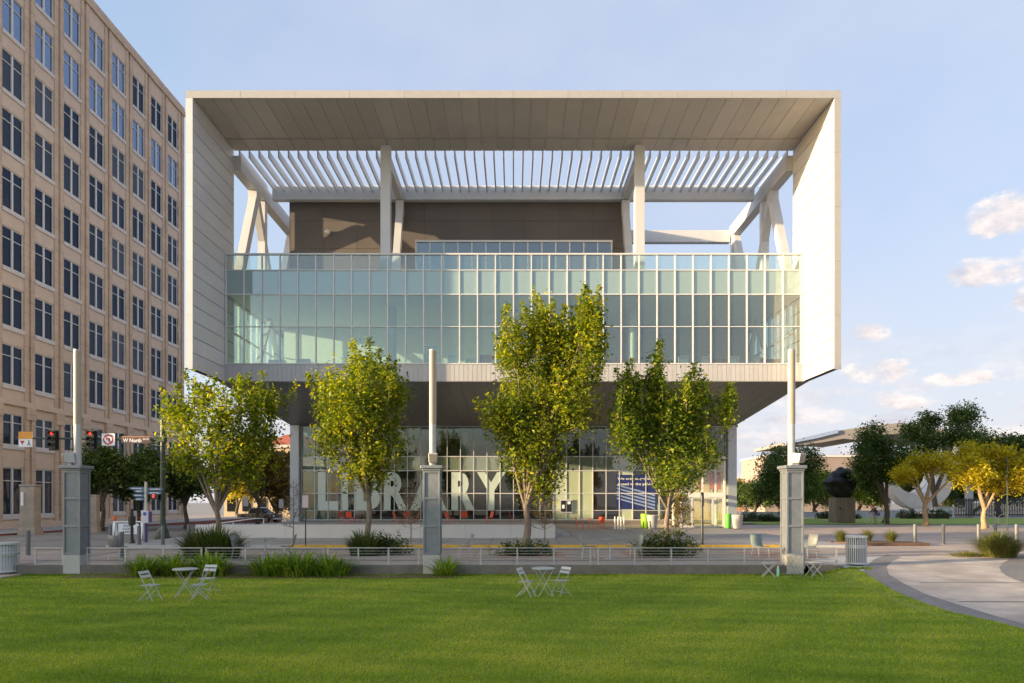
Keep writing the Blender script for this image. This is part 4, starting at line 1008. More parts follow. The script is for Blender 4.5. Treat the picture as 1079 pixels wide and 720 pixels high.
def bistro_table(label, loc, rz, r=.30, m=M_bis):
    t = thing('bistro_table', label, 'bistro table', loc, rz, 'bistro tables on the lawn')
    MB().lathe([(r - .02, .700), (r, .705), (r, .722), (r - .01, .728)], 28).build('tabletop', m, t)
    for s_, yy_ in ((-1, .17), (1, .145)):
        mb = MB().tube([(-s_ * .20, -yy_, .70), (s_ * .22, -yy_, .02), (s_ * .22, yy_, .02), (-s_ * .20, yy_, .70)], .009, 6); mb.build('leg', m, t)
    return t
bistro_table('round bistro table between two folding chairs at the middle of the lawn', (.76, 17.3, -.42), R(25))
bistro_chair('folding bistro chair left of the round table in the middle of the lawn', (.32, 17.25, -.42), R(68))
bistro_chair('folding bistro chair right of the round table in the middle of the lawn', (1.22, 17.45, -.42), R(-52))
bistro_table('bistro table between three folding chairs at the left of the lawn', (-8.22, 17.1, -.42), R(15), .30)
bistro_chair('folding bistro chair left of the left bistro table, seen from its side', (-8.78, 16.5, -.42), R(80))
bistro_chair('folding bistro chair right of the left bistro table, turned away', (-7.62, 16.6, -.42), R(-75))
bistro_chair('folding bistro chair behind the left bistro table, facing the lawn', (-8.05, 17.95, -.42), R(-8))
def stool(label, loc, rz):
    t = thing('folding_stool', label, 'stool', loc, rz, 'folding stools beside the rightmost pillar')
    for s_ in (-1, 1):
        MB().bar((s_*.19, -.2, 0), (s_*.19, .2, .44), .012, .026, (0,1,.3)).build('leg', M_bis, t); MB().bar((s_*.165, .2, 0), (s_*.165, -.2, .44), .012, .026, (0,1,.3)).build('leg', M_bis, t)
    mb = MB()
    for k in range(6): mb.box(-.2, .2, -.20 + k*.068, -.20 + k*.068 + .046, .441, .455)
    mb.build('seat', M_bis, t)
stool('folding stool left of the rightmost pillar, beside the pale green bottle', (8.15, 21.8, -.42), R(75))
stool('folding stool before the right face of the rightmost pillar', (9.55, 21.7, -.40), R(100))
bistro_table('small bistro table standing before the foot of the rightmost pillar', (8.92, 21.75, -.42), R(5), .26, M_bis2)
b = thing('water_bottle', 'pale green bottle standing on the lawn by the rightmost pillar', 'bottle', (8.42, 21.72, -.415))
MB().lathe([(.035, 0), (.045, .02), (.045, .24), (.025, .29), (.024, .31)], 12).build('bottle_body', mat('mint_green', (.25, .60, .42), .3), b, smooth=True); MB().lathe([(.027, .31), (.027, .345)], 10).build('cap', M_txt, b)

# cafe chairs and tables behind the railing
def cafe_chair(label, loc, rz, m):
    t = thing('cafe_chair', label, 'chair', loc, rz, 'cafe chairs behind the railing')
    prof = [(-.24, .46), (-.10, .44), (.08, .43), (.17, .45), (.215, .54), (.25, .70), (.29, .88)]
    mb = MB()
    for (y, z) in prof:
        for x in (-.23, 0, .23): mb.v.append((x, y + (0.0 if x else .015), z - (.0 if x else .012)))
    for j in range(len(prof) - 1):
        for k in range(2): mb.f.append((j*3+k, j*3+k+1, (j+1)*3+k+1, (j+1)*3+k))
    o = mb.build('seat_shell', m, t, smooth=True, fix=False); so = o.modifiers.new('thickness', 'SOLIDIFY'); so.thickness = .018
    for sx in (-1, 1):
        MB().tube([(sx*.2, -.2, .45), (sx*.23, -.24, 0)], .012, 6).build('leg', M_gal, t); MB().tube([(sx*.2, .16, .44), (sx*.23, .24, 0)], .012, 6).build('leg', M_gal, t)
M_shell = mat('grey_mesh_shell', (.18, .185, .18), .5, var=.06)
M_shellw = mat('pale_green_shell', (.19, .23, .20), .5, var=.06)
def cafe_table(label, loc):
    t = thing('cafe_table', label, 'table', loc, group='pedestal tables behind the railing')
    MB().lathe([(.43, .715), (.45, .722), (.45, .745), (.43, .75)], 28).build('tabletop', M_bis2, t); MB().lathe([(.24, 0), (.24, .02), (.05, .04), (.035, .1), (.035, .714)], 16).build('pedestal', M_gal, t)
cafe_chair('grey scoop chair facing right behind the railing, near the leftmost tree trunk', at(254, 25, -.12), R(75), M_shell)
cafe_chair('grey upright scoop chair facing left behind the railing, before the nearly leafless sapling', at(303, 25.4, -.12), R(-80), M_shell)
cafe_table('pedestal table between the two grey scoop chairs left of the middle pillar', at(279, 25.2, -.12))
cafe_chair('grey chair behind the railing before the bollards at the left', at(125, 25, -.12), R(170), M_shell)
cafe_chair('chair behind the railing just right of the middle pillar, facing left', at(490, 25.5, -.12), R(-75), M_shell)
cafe_table('pedestal table behind the railing between two pale green chairs', at(643, 25.0, -.12))
cafe_chair('pale green scoop chair left of the pedestal table near the entrance shrub', at(620, 25.3, -.12), R(80), M_shellw)
cafe_chair('pale green scoop chair right of the pedestal table, beside the entrance shrub', at(668, 25.2, -.12), R(-80), M_shellw)
cafe_chair('pale green scoop chair left of the rightmost pillar, turned away from the lawn', at(801, 25.4, -.12), R(15), M_shellw)
cafe_chair('grey chair half hidden behind the right side of the rightmost pillar', at(851, 25.4, -.12), R(-70), M_shell)

# ================================================================== BINS, BOLLARDS, POSTS
def slat_bin(label, loc, sc=1.0, liner=None):
    t = thing('litter_bin', label, 'litter bin', loc, group='slatted steel litter bins')
    mb = MB()
    for k in range(30):
        a = 2 * math.pi * k / 30; c_, s_ = math.cos(a), math.sin(a); r = .33 * sc
        mb.bar((r*c_, r*s_, .09), (r*c_*1.03, r*s_*1.03, .96), .030, .008, (c_, s_, 0))
    mb.build('slats', M_sbin, t)
    for z, r, h in ((.06, .345, .05), (.60, .355, .035), (.66, .357, .035), (.95, .365, .06)):
        MB().lathe([(r*sc - .02, z), (r*sc, z), (r*sc, z + h), (r*sc - .02, z + h)], 30).build('hoop', M_sbin, t)
    MB().lathe([(.2*sc, 0), (.25*sc, .06), (.27*sc, .10), (.285*sc, .88), (.20*sc, .93)], 24).build('liner', liner or mat('bin_liner', (.16, .165, .17), .6), t, smooth=True)
M_sbin = mat('bin_steel', (.52, .53, .54), .4, metal=.25, var=.06)
slat_bin('slatted steel litter bin beside the path, right of the rightmost pillar', (11.65, 23.2, -.19), .96)
slat_bin('slatted steel litter bin at the left edge of the photo', (-16.55, 22.25, -.36), 1.12, mat('pale_liner', (.5, .52, .53), .5))
struct('bin_pad', MB().box(-20, -15.9, 21.2, 22.19, -.8, -.365), M_plaza)
GB = 'grey steel bollards'
bol0 = None
def bollard(label, px, Y, h=1.0, z=-.12):
    global bol0
    loc = at(px, Y, z)
    if bol0 is None:
        bol0 = thing('bollard', label, 'bollard', loc, group=GB); MB().lathe([(.082, 0), (.082, .94), (.075, .975), (.04, .985)], 18).build('post', mat('bollard_paint', (.15, .155, .16), .5, metal=.3, var=.1), bol0); MB().lathe([(.13, 0), (.13, .018), (.083, .022)], 18).build('base_plate', M_gal, bol0)
    else: dup(bol0, loc, 0, label, GB, (1, 1, h))
bollard('bollard on the plaza just right of the three grass tufts', 964, 33.4)
bollard('bollard on the plaza, second to the right of the three grass tufts', 994, 33.4)
bollard('bollard standing just behind the left part of the large grass mound', 1031, 33.4)
bollard('bollard behind the middle of the large grass mound, farther back than its neighbours', 1049, 38, .9)
bollard('bollard at the right edge of the photo behind the large grass mound', 1071, 33.4)
bollard('bollard left of the leftmost pillar, above the short railing', 29.5, 26.5)
bollard('farther bollard left of the barricade, right of the leftmost pillar', 116.5, 32.4)
bollard('near bollard in front of the barricade, its foot behind the railing', 128, 25.2)
bollard('bollard between the black post and the blue signpost', 146.5, 31)
bollard('bollard directly in front of the traffic signal pole foot', 171.5, 31)
bollard('bollard near the left end of the low white wall', 199, 33)
GWB = 'white posts before the blue window poster'
for i, (px, l) in enumerate([(648, 'leftmost of the four white posts before the blue window poster'), (651.4, 'second from the left of the four white posts before the blue window poster'), (654.4, 'third from the left of the four white posts before the blue window poster'), (657.6, 'rightmost of the four white posts before the blue window poster')]):
    tag(MB().lathe([(.055, 0), (.055, .86), (.03, .89)], 12).build('white_post', mat('white_post_paint', (.72, .69, .64), .5), None), l, 'post', GWB).location = at(px, 48.6 - .25 * i, 0)
def round_bin(label, px, Y, m, planter=False, sc=(1, 1, 1)):
    t = thing('planter' if planter else 'bin', label, 'planter' if planter else 'bin', at(px, Y, 0.0)); t.scale = sc
    if planter: MB().lathe([(.26, 0), (.30, .08), (.40, .96), (.42, 1.0), (.38, 1.0), (.35, .9)], 20).build('pot', m, t, smooth=True)
    else: MB().lathe([(.34, 0), (.36, .05), (.40, 1.12), (.39, 1.18), (.30, 1.2)], 20).build('drum', m, t, smooth=True); 
    if not planter: MB().lathe([(.415, 1.05), (.42, 1.10), (.405, 1.11)], 20).build('rim', m, t)
M_lime_g = mat('lime_plastic', (.26, .50, .03), .4, var=.06)
M_green_g = mat('green_plastic', (.10, .42, .05), .4, var=.06)
round_bin('lime green drum bin left of the pale planter, before the blue poster', 680, 49.5, M_lime_g, sc=(.85, .85, .9))
round_bin('pale tapered planter right of the lime green bin', 687.5, 48.7, M_concl, True)
round_bin('green drum bin just right of the glass entrance', 767, 50.0, M_green_g, sc=(.6, .6, .9))
round_bin('pale tapered planter at the foot of the right corner column', 777, 49, M_concl, True)

M_blk = mat('black_paint', (.018, .019, .018), .4, var=.2)
M_dgreen = mat('dark_green_paint', (.035, .055, .040), .45, var=.2)
t = thing('black_post', 'black lantern-topped post between the barricade and the blue signpost', 'post', at(139, 32.2, -.12))
MB().lathe([(.26, 0), (.26, .06), (.16, .1), (.10, .3), (.07, .34), (.06, .98)], 14).build('shaft', M_blk, t); MB().lathe([(.10, .98), (.16, 1.02), (.16, 1.38), (.10, 1.42), (.07, 1.44), (.065, 1.72), (.03, 1.76)], 14).build('head', M_blk, t)
# finger signpost
t = thing('finger_signpost', 'slim signpost with stacked blue direction fingers and a white notice', 'signpost', at(153.8, 33, -.12))
MB().cyl((0, 0, 0), (0, 0, 1.05), .075, n=14).build('lower_pole', mat('purple_wrap', (.07, .06, .16), .5), t); MB().cyl((0, 0, 1.051), (0, 0, 3.05), .06, n=14).build('pole', mat('cream_pole', (.6, .58, .5), .5), t)
M_blue = mat('sign_blue', (.10, .16, .25), .45, var=.1)
for z, x0, x1 in ((2.66, -.82, -.07), (2.52, -.60, -.07), (2.32, -.66, -.07), (2.14, -.58, -.07), (2.62, .07, .84), (2.44, .07, .78)):
    mb = MB(); tip = x0 if x0 < -.1 else x1; sgn = -1 if tip < 0 else 1; bx_ = x1 if sgn < 0 else x0
    mb.prism([(bx_, z), (tip - sgn*.1, z), (tip, z + .07), (tip - sgn*.1, z + .14), (bx_, z + .14)], -.012, .012, 'y'); f_ = mb.build('sign_finger', M_blue, t)
    MB().box(min(bx_, tip) + .12, max(bx_, tip) - .14, -.016, -.0125, z + .055, z + .085).build('lettering', M_txt, f_)
mb = MB().box(-.17, .17, -.11, -.08, 1.06, 1.66); nb_ = mb.build('notice', mat('notice_white', (.66, .64, .68), .5), t)
MB().lathe([(.09, 0), (.09, .008)], 16).build('emblem', mat('emblem_blue', (.10, .14, .40), .5), nb_).matrix_local = Matrix.Translation((0, -.111, 1.5)) @ Matrix.Rotation(R(90), 4, 'X')
MB().box(.16, .24, -.08, .1, 1.1, 1.6).build('side_panel', mat('panel_purple', (.12, .08, .22), .5), t)
# barricade
M_orange = mat('warning_orange', (.75, .17, .03), .5)
t = thing('barricade', 'white folding road barricade with orange lamps and black lettering', 'barricade', at(135.5, 38, -.12), R(4))
pnl = MB().box(-.55, .55, -.03, -.01, .28, .86).build('sign_board', M_txt, t)
for i, s_ in enumerate(('ROAD', 'CLOSED', 'AHEAD')):
    moved(text_mesh(s_, .62 if i else .5, .12, .02), 0, -.034, .74 - i * .17).build('lettering', M_blk, pnl, fix=False)
for s_ in (-1, 1):
    MB().bar((s_*.78, -.3, 0), (s_*.74, 0, 1.0), .14, .05, (0, 1, .3)).bar((s_*.78, .3, 0), (s_*.74, 0.03, 1.0), .14, .05, (0, 1, .3)).build('leg', M_txt, t)
    MB().lathe([(.06, 1.0), (.06, 1.06), (.10, 1.08), (.10, 1.24), (.05, 1.28)], 12, (s_*.74, 0, 0)).build('warning_lamp', M_orange, t)
MB().box(-.72, .72, -.02, 0.02, .93, 1.0).build('top_bar', M_txt, t)

# ================================================================== TRAFFIC SIGNAL MAST
t = thing('traffic_signal', 'dark green signal mast with a long arm carrying two red lights and street signs', 'traffic signal', at(171.5, 37.8, -.12))
Hs = 5.52
MB().lathe([(.40, 0), (.40, .16), (.34, .2), (.32, .42), (.22, .62), (.19, .7), (.21, .74), (.17, .8), (.13, 1.4), (.15, 1.44), (.13, 1.5), (.12, 6.6), (.05, 6.75)], 18).build('mast', M_dgreen, t, smooth=False)
arm = MB().tube([(.0, 0, Hs), (-3, 0, Hs + .03), (-8.1, 0, Hs + .08)], [.09, .075, .045], 10).box(-.28, .16, -.16, .16, Hs - .14, Hs + .14).build('arm', M_dgreen, t)
M_red = bpy.data.materials.new('red_signal_lens'); M_red.use_nodes = True
_b = M_red.node_tree.nodes['Principled BSDF']; _b.inputs['Base Color'].default_value = (.6, .02, .015, 1); _b.inputs['Emission Color'].default_value = (1, .05, .03, 1); _b.inputs['Emission Strength'].default_value = .45
def sig(x):
    s_ = MB().box(x - .27, x + .27, -.10, -.06, Hs - .62, Hs + .55).box(x - .17, x + .17, -.26, -.101, Hs - .52, Hs + .48).build('signal_head', M_blk, t)
    for k, z in enumerate((Hs + .31, Hs - .02, Hs - .35)):
        d = MB().lathe([(.095, 0), (.09, .02), (.04, .03)], 16).build('lens', M_red if k == 0 else mat('dark_lens', (.05, .03, .02), .2), s_); d.matrix_local = Matrix.Translation((x, -.262, z)) @ Matrix.Rotation(R(90), 4, 'X')
        mb = MB(); seg = 9
        for y in (-.265, -.46):
            for q in range(seg): a = R(-10 + 200 * q / (seg - 1)); mb.v.append((x + .14 * math.cos(a), y, z + .14 * math.sin(a)))
        for q in range(seg - 1): mb.f.append((q, q + 1, seg + q + 1, seg + q))
        v = mb.build('visor', M_blk, s_, fix=False); so = v.modifiers.new('th', 'SOLIDIFY'); so.thickness = .006
sx_ = lambda px: (px - 171.5) / 19.03
sig(sx_(58)); sig(sx_(98.5))
M_sgnb = mat('street_sign_brown', (.075, .03, .025), .5); 
x = sx_(144.5); ss = MB().box(x - .80, x + .80, -.13, -.10, Hs - .22, Hs + .16).build('street_sign', M_sgnb, t)
MB().box(x - .80, x + .80, -.134, -.131, Hs + .125, Hs + .16).build('sign_band', mat('band_orange', (.55, .22, .12), .5), ss)
moved(text_mesh('W North', 1.02, .22, .02), x - .20, -.136, Hs - .06).build('lettering', M_txt, ss, fix=False); moved(text_mesh('BLVD', .30, .09, .01), x + .56, -.136, Hs + .01).build('lettering', M_txt, ss, fix=False)
x = sx_(115.5); ns = MB().box(x - .36, x + .36, -.13, -.10, Hs - .34, Hs + .32).build('turn_sign', M_txt, t)
mb = MB(); n = 28
for r_ in (.21, .29):
    for k in range(n): mb.v.append((x + r_ * math.cos(2*math.pi*k/n), -.134, Hs - .01 + r_ * math.sin(2*math.pi*k/n)))
mb.f = [(k, (k+1) % n, n + (k+1) % n, n + k) for k in range(n)]
mb.build('ban_ring', mat('sign_red', (.5, .02, .02), .5), ns, fix=False)
MB().bar((x - .19, -.139, Hs + .18), (x + .19, -.139, Hs - .20), .004, .05, (0, 0, 1)).build('ban_slash', MATS['sign_red'], ns)
MB().box(x + .03, x + .10, -.134, -.131, Hs - .17, Hs + .08).box(x - .06, x + .029, -.134, -.131, Hs + .02, Hs + .08).prism([(x - .06, Hs - .04), (x - .16, Hs + .05), (x - .06, Hs + .14)], -.134, -.131, 'y').build('turn_arrow', M_blk, ns)
x = sx_(28.5); ys_ = MB().box(x - .38, x + .38, -.13, -.10, Hs - .42, Hs + .42).build('yield_sign', M_txt, t)
MB().box(x - .38, x + .38, -.136, -.131, Hs + .02, Hs + .42).build('sign_band', mat('sign_amber', (.72, .30, .03), .5), ys_)
MB().prism([(x - .30, Hs - .08), (x - .04, Hs - .08), (x - .17, Hs - .30)], -.136, -.131, 'y').build('yield_triangle', MATS['sign_red'], ys_)
MB().lathe([(.035, 0), (.035, .004)], 10).build('pedestrian_symbol', M_blk, ys_).matrix_local = Matrix.Translation((x + .2, -.132, Hs - .08)) @ Matrix.Rotation(R(90), 4, 'X')
MB().prism([(x + .16, Hs - .13), (x + .24, Hs - .13), (x + .23, Hs - .22), (x + .29, Hs - .34), (x + .24, Hs - .34), (x + .19, Hs - .25), (x + .15, Hs - .34), (x + .10, Hs - .34), (x + .17, Hs - .21)], -.136, -.131, 'y').build('pedestrian_symbol', M_blk, ys_)
x = -.35; ps = MB().box(x - .22, x + .22, -.25, .0, 2.18, 2.62).build('pedestrian_signal', M_blk, t)
MB().box(x - .10, x + .02, -.256, -.251, 2.30, 2.50).build('hand_symbol', M_red, ps)

def sign_post(label, px, Y, z, h, w, hh, m, mp=None):
    t = thing('sign_post', label, 'sign post', at(px, Y, z)); MB().cyl((0, 0, 0), (0, 0, h), .028, n=8).build('post', mp or M_blk, t)
    MB().box(-w/2, w/2, -.05, -.03, h - hh, h).build('sign_plate', m, t)
M_sgnp = mat('sign_pinkish', (.52, .42, .42), .5, var=.25, vscale=20)
sign_post('black post with a small pinkish sign before the left end of the lettering', 322, 30.6, 0, 2.25, .27, .55, M_sgnp)
sign_post('small white parking sign above the parked truck bed', 259, 62, -.24, 2.6, .45, .85, mat('sign_white', (.6, .57, .57), .5))
sign_post('small white parking sign right of the parked truck', 296.5, 62, -.24, 2.4, .42, .8, MATS['sign_white'])
tag(MB().lathe([(.09, 0), (.055, .04), (.055, 1.75), (.075, 1.78), (.075, 2.35), (.04, 2.4)], 12).build('meter_post', M_blk), 'slim black post before the glass entrance', 'post').location = at(740, 31.4, 0)

# stone gate piers of the office block
M_stone = mat('gate_stone', (.34, .28, .22), .9, var=.2, vscale=2, bump=.5, bscale=12)
for px, Y, l in ((32, 42.8, 'stone gate pier with a white wall lantern, before the office block'), (99, 45.5, 'stone gate pier half hidden behind the leftmost steel pillar')):
    t = thing('gate_pier', l, 'gate pier', at(px, Y, -.05), group='stone gate piers'); mb = MB()
    for k in range(6): mb.box(-.45, .45, -.32, .32, k * .49 + .006, (k + 1) * .49 - .004)
    mb.box(-.44, .44, -.31, .31, .0, 2.93); mb.build('shaft', M_stone, t, bevel=.015); MB().box(-.54, .54, -.41, .41, -.1, .35).build('plinth', M_stone, t, bevel=.02); MB().box(-.48, .48, -.35, .35, 2.95, 3.08).build('coping', M_stone, t, bevel=.02)
    if px > 50: t.scale = (.62, .62, .8)
    if px < 50: MB().box(-.30, -.18, -.42, -.325, 1.75, 2.6).build('lantern', M_txt, t)

# ================================================================== PICKUP TRUCK
M_car = mat('truck_paint', (.085, .08, .075), .28, metal=.3, var=.05, coat=.6)
M_tyre = mat('tyre_rubber', (.018, .018, .018), .85)
M_rim = mat('alloy', (.45, .45, .45), .3, metal=.8)
M_cargl = mat('car_glass', (.012, .015, .018), .06)
t = thing('pickup_truck', 'dark grey crew-cab pickup truck parked on the cross street', 'pickup truck', at(273, 84, -.66), R(-20))
def arc(cx, r, a0, a1, n=9): return [(cx + r * math.cos(R(a0 + (a1 - a0) * i / (n - 1))), .40 + r * math.sin(R(a0 + (a1 - a0) * i / (n - 1)))) for i in range(n)]
low = [(-2.8, .55), (-2.8, 1.05), (-1.0, 1.08), (1.25, 1.12), (1.5, 1.18), (2.55, 1.08), (2.78, .95), (2.8, .5), (2.3, .42)] + arc(1.85, .46, 10, 170) + [(1.2, .36), (-1.2, .36)] + arc(-1.65, .46, 10, 170) + [(-2.4, .45)]
MB().prism(low, -.93, .93, 'y').build('body', M_car, t, bevel=.04)
def cab(w0, w1, pts0, pts1): pass
base_p = [(-.95, 1.09), (1.40, 1.13)]; top_p = [(-.75, 1.80), (-.45, 1.86), (.45, 1.86), (.72, 1.80)]
mb = MB(); ring = [(-1.0, 1.06), (-.72, 1.80), (-.42, 1.87), (.42, 1.87), (.70, 1.80), (1.5, 1.12)]
for s_ in (-1, 1):
    for (x, z) in ring: mb.v.append((x, s_ * (.90 if z < 1.3 else .74), z))
k = len(ring); mb.f = [tuple(range(k)), tuple(range(2*k - 1, k - 1, -1))] + [(i, k + i, k + (i + 1) % k, (i + 1) % k) for i in range(k)]
cabo = mb.build('cab', M_car, t, bevel=.03)
for s_ in (-1, 1):
    f = lambda x, z: (x, s_ * (.90 - .16 * (z - 1.06) / .78 + .012 + (0.012 if z > 1.3 else .02)), z)
    MB().quad(f(-.78, 1.18), f(.12, 1.18), f(.12, 1.74), f(-.62, 1.74)).build('side_window', M_cargl, cabo); MB().quad(f(.22, 1.18), f(1.22, 1.18), f(.66, 1.74), f(.22, 1.74)).build('side_window', M_cargl, cabo)
    for x in (-.85, .16, 1.22): MB().box(x - .008, x + .008, s_*.93 - .004, s_*.93 + .004, .45, 1.06).build('door_seam', M_blk, t)
    for x in (-.02, .98): MB().box(x - .09, x + .09, s_*.945 - .015, s_*.945 + .015, .93, .97).build('door_handle', M_rim, t)
    for x in (-1.65, 1.85):
        w = MB().cyl((x, s_*.94, .40), (x, s_*.70, .40), .40, n=24).build('wheel', M_tyre, t, bevel=.03); MB().cyl((x, s_*.955, .40), (x, s_*.90, .40), .26, n=20).build('rim', M_rim, w)
    MB().box(2.66, 2.815, min(s_*.55, s_*.9), max(s_*.55, s_*.9), .78, .96).build('headlight', mat('headlight', (.6, .6, .58), .15), t)
    MB().box(1.15, 1.3, min(s_*.95, s_*1.12), max(s_*.95, s_*1.12), 1.12, 1.30).build('mirror', M_car, t)
MB().quad((1.47, -.78, 1.17), (1.47, .78, 1.17), (.76, .66, 1.79), (.76, -.66, 1.79)).build('windscreen', M_cargl, cabo)
MB().box(2.72, 2.83, -.52, .52, .62, .95).build('grille', M_blk, t); MB().box(2.70, 2.92, -.92, .92, .40, .58).build('bumper', M_rim, t, bevel=.03)
MB().box(-2.72, -1.06, -.82, .82, 1.061, 1.085).build('bed_cover', M_blk, t)

# ================================================================== CYCLIST
t = thing('bicycle', 'bicycle with pale lime wheels ridden along the plaza', 'bicycle', at(922, 59.3, -.10), R(180))
M_limef = mat('lime_bike', (.38, .48, .22), .4)
for x in (-.52, .52):
    mb = MB(); n = 28
    for k in range(n):
        a = 2*math.pi*k/n
        for q in range(6): b_ = 2*math.pi*q/6; r_ = .335 + .02*math.cos(b_); mb.v.append((x + r_*math.cos(a), .02*math.sin(b_), .355 + r_*math.sin(a)))
    mb.f = [(k*6+q, k*6+(q+1) % 6, ((k+1) % n)*6+(q+1) % 6, ((k+1) % n)*6+q) for k in range(n) for q in range(6)]
    w = mb.build('wheel', M_limef, t); mb = MB()
    for k in range(12): a = math.pi*k/6; mb.cyl((x, 0, .355), (x + .32*math.cos(a), 0, .355 + .32*math.sin(a)), .003, n=4)
    mb.build('spokes', M_rim, w)
MB().tube([(-.52, 0, .355), (-.08, 0, .30), (.36, 0, .80), (-.2, 0, .76), (-.08, 0, .30)], .018, 6).tube([(-.52, 0, .355), (-.2, 0, .76), (-.23, 0, .90)], .014, 6).tube([(.52, 0, .355), (.38, 0, .78), (.35, 0, 1.0)], .016, 6).build('frame', M_limef, t)
MB().tube([(.42, -.27, 1.02), (.35, -.08, 1.0), (.35, .08, 1.0), (.42, .27, 1.02)], .014, 6).build('handlebar', M_blk, t)
MB().box(-.36, -.12, -.08, .08, .90, .95).build('saddle', M_blk, t, bevel=.02)
MB().cyl((-.08, -.12, .30), (-.08, .12, .30), .02, n=8).bar((-.08, .13, .30), (.06, .13, .20), .02, .03).bar((-.08, -.13, .30), (-.22, -.13, .40), .02, .03).build('crank', M_blk, t)
def skin_obj(name, verts, edges, radii, m, parent, root=0):
    me = bpy.data.meshes.new(name); me.from_pydata(verts, edges, []); o = bpy.data.objects.new(name, me); COL.objects.link(o); o.parent = parent
    sk_ = o.modifiers.new('skin', 'SKIN'); sk_.use_smooth_shade = True
    for i, r_ in enumerate(radii): me.skin_vertices[0].data[i].radius = (r_, r_)
    me.skin_vertices[0].data[root].use_root = True
    ss_ = o.modifiers.new('sub', 'SUBSURF'); ss_.levels = 1; ss_.render_levels = 2
    me.materials.append(m); return o
pr_ = thing('person', 'cyclist in a dark jacket and red cap riding to the left past the black sculpture', 'person', at(922, 59.3, -.10), R(180))
V_ = [(-.22, 0, 1.0), (-.08, 0, 1.2), (.06, 0, 1.42), (.10, 0, 1.52), (.14, 0, 1.60), (.17, 0, 1.70),
      (.06, .17, 1.42), (.22, .22, 1.20), (.38, .25, 1.06), (.06, -.17, 1.42), (.22, -.22, 1.20), (.38, -.25, 1.06),
      (-.20, .10, .97), (.16, .12, .82), (.02, .12, .36), (.14, .12, .27), (-.20, -.10, .97), (.12, -.12, .96), (-.16, -.12, .55), (-.12, -.12, .46)]
E_ = [(0,1),(1,2),(2,3),(3,4),(4,5),(2,6),(6,7),(7,8),(2,9),(9,10),(10,11),(0,12),(12,13),(13,14),(14,15),(0,16),(16,17),(17,18),(18,19)]
r_ = [.13,.13,.13,.055,.08,.085,.06,.045,.035,.06,.045,.035,.09,.065,.045,.04,.09,.065,.045,.04]
for s_, h_ in ((1, 8), (-1, 11)):
    hx, hy, hz = V_[h_]
    for q in range(4):
        i = len(V_); V_ += [(hx + .06, hy - s_*.03 + s_*.02*q, hz - .005), (hx + .085, hy - s_*.03 + s_*.02*q, hz - .04)]; E_ += [(h_, i), (i, i + 1)]; r_ += [.009, .008]
    i = len(V_); V_ += [(hx + .03, hy - s_*.05, hz - .03)]; E_ += [(h_, i)]; r_ += [.009]
body = skin_obj('body', V_, E_, r_, mat('skin', (.38, .22, .15), .55), pr_)
skin_obj('jacket', [(-.20, 0, 1.03), (-.08, 0, 1.2), (.06, 0, 1.42), (.06, .17, 1.42), (.22, .22, 1.20), (.33, .24, 1.10), (.06, -.17, 1.42), (.22, -.22, 1.20), (.33, -.24, 1.10)], [(0,1),(1,2),(2,3),(3,4),(4,5),(2,6),(6,7),(7,8)], [.15,.16,.15,.075,.058,.05,.075,.058,.05], mat('dark_jacket', (.06, .03, .03), .85), pr_)
skin_obj('shorts', [(-.22, 0, 1.0), (-.20, .10, .97), (.10, .12, .84), (-.20, -.10, .97), (.06, -.12, .95)], [(0,1),(1,2),(0,3),(3,4)], [.15,.11,.08,.11,.08], mat('blue_shorts', (.08, .10, .16), .85), pr_)
MB().lathe([(.115, 1.69), (.12, 1.73), (.10, 1.80), (.05, 1.835), (.01, 1.84)], 14, (.17, 0, 0)).build('cap', mat('red_cap', (.50, .09, .05), .7), pr_, smooth=True)
mb = MB().box(.245, .275, -.012, .012, 1.65, 1.69)
mb.build('nose', MATS['skin'], body, bevel=.006)
MB().box(.252, .258, -.04, -.02, 1.685, 1.70).box(.252, .258, .02, .04, 1.685, 1.70).build('eyes', M_blk, body); MB().box(.245, .25, -.025, .025, 1.615, 1.623).build('mouth', mat('lips', (.3, .12, .1), .5), body)

# ================================================================== SCULPTURES AND PARK
M_patina = mat('black_bronze', (.012, .012, .013), .42, metal=.2, var=.3, vscale=3, bump=.5, bscale=3)
t = thing('bronze_sculpture', 'rough black boulder-like bronze head on a tall banded stone plinth', 'sculpture', at(887, 65, -.05))
bxm = M_patina
import bmesh as _bm
bm_ = _bm.new(); _bm.ops.create_icosphere(bm_, subdivisions=4, radius=1)
from mathutils import noise as _nz
for v in bm_.verts:
    p = v.co.copy(); d = _nz.noise(p * 1.6) * .22 + _nz.noise(p * 4) * .07
    rim = .16 if -.02 < p.z < .22 else (-.06 if .22 <= p.z < .42 else 0)
    q = p * (1 + d + rim); v.co = Vector((q.x * 1.38, q.y * 1.2, q.z * 1.45 + 3.75)); 
me = bpy.data.meshes.new('head'); bm_.to_mesh(me); bm_.free(); me.materials.append(M_patina); me.shade_smooth(); o = bpy.data.objects.new('head', me); COL.objects.link(o); o.parent = t
mb = MB(); rr = random.Random(3)
for k in range(7): x = -.9 + 1.8 / 7 * k; mb.box(x + .006, x + 1.8/7 - .006, -.8 + rr.uniform(-.02, .02), .8, -.1, 2.36)
mb.build('plinth', mat('banded_stone', (.20, .15, .105), .85, var=.3, vscale=1.5, stretch=(4, 4, .4), bump=.2), t); MB().box(-.62, -.42, -.84, -.821, 1.25, 1.45).build('plaque', M_blk, t)
t = thing('arc_sculpture', 'large curved metal crescent sculpture opening upward among the park trees', 'sculpture', at(966, 92, .0))
M_arc = mat('brushed_steel_sculpture', (.62, .57, .52), .4, metal=.3, var=.12, vscale=1.2)
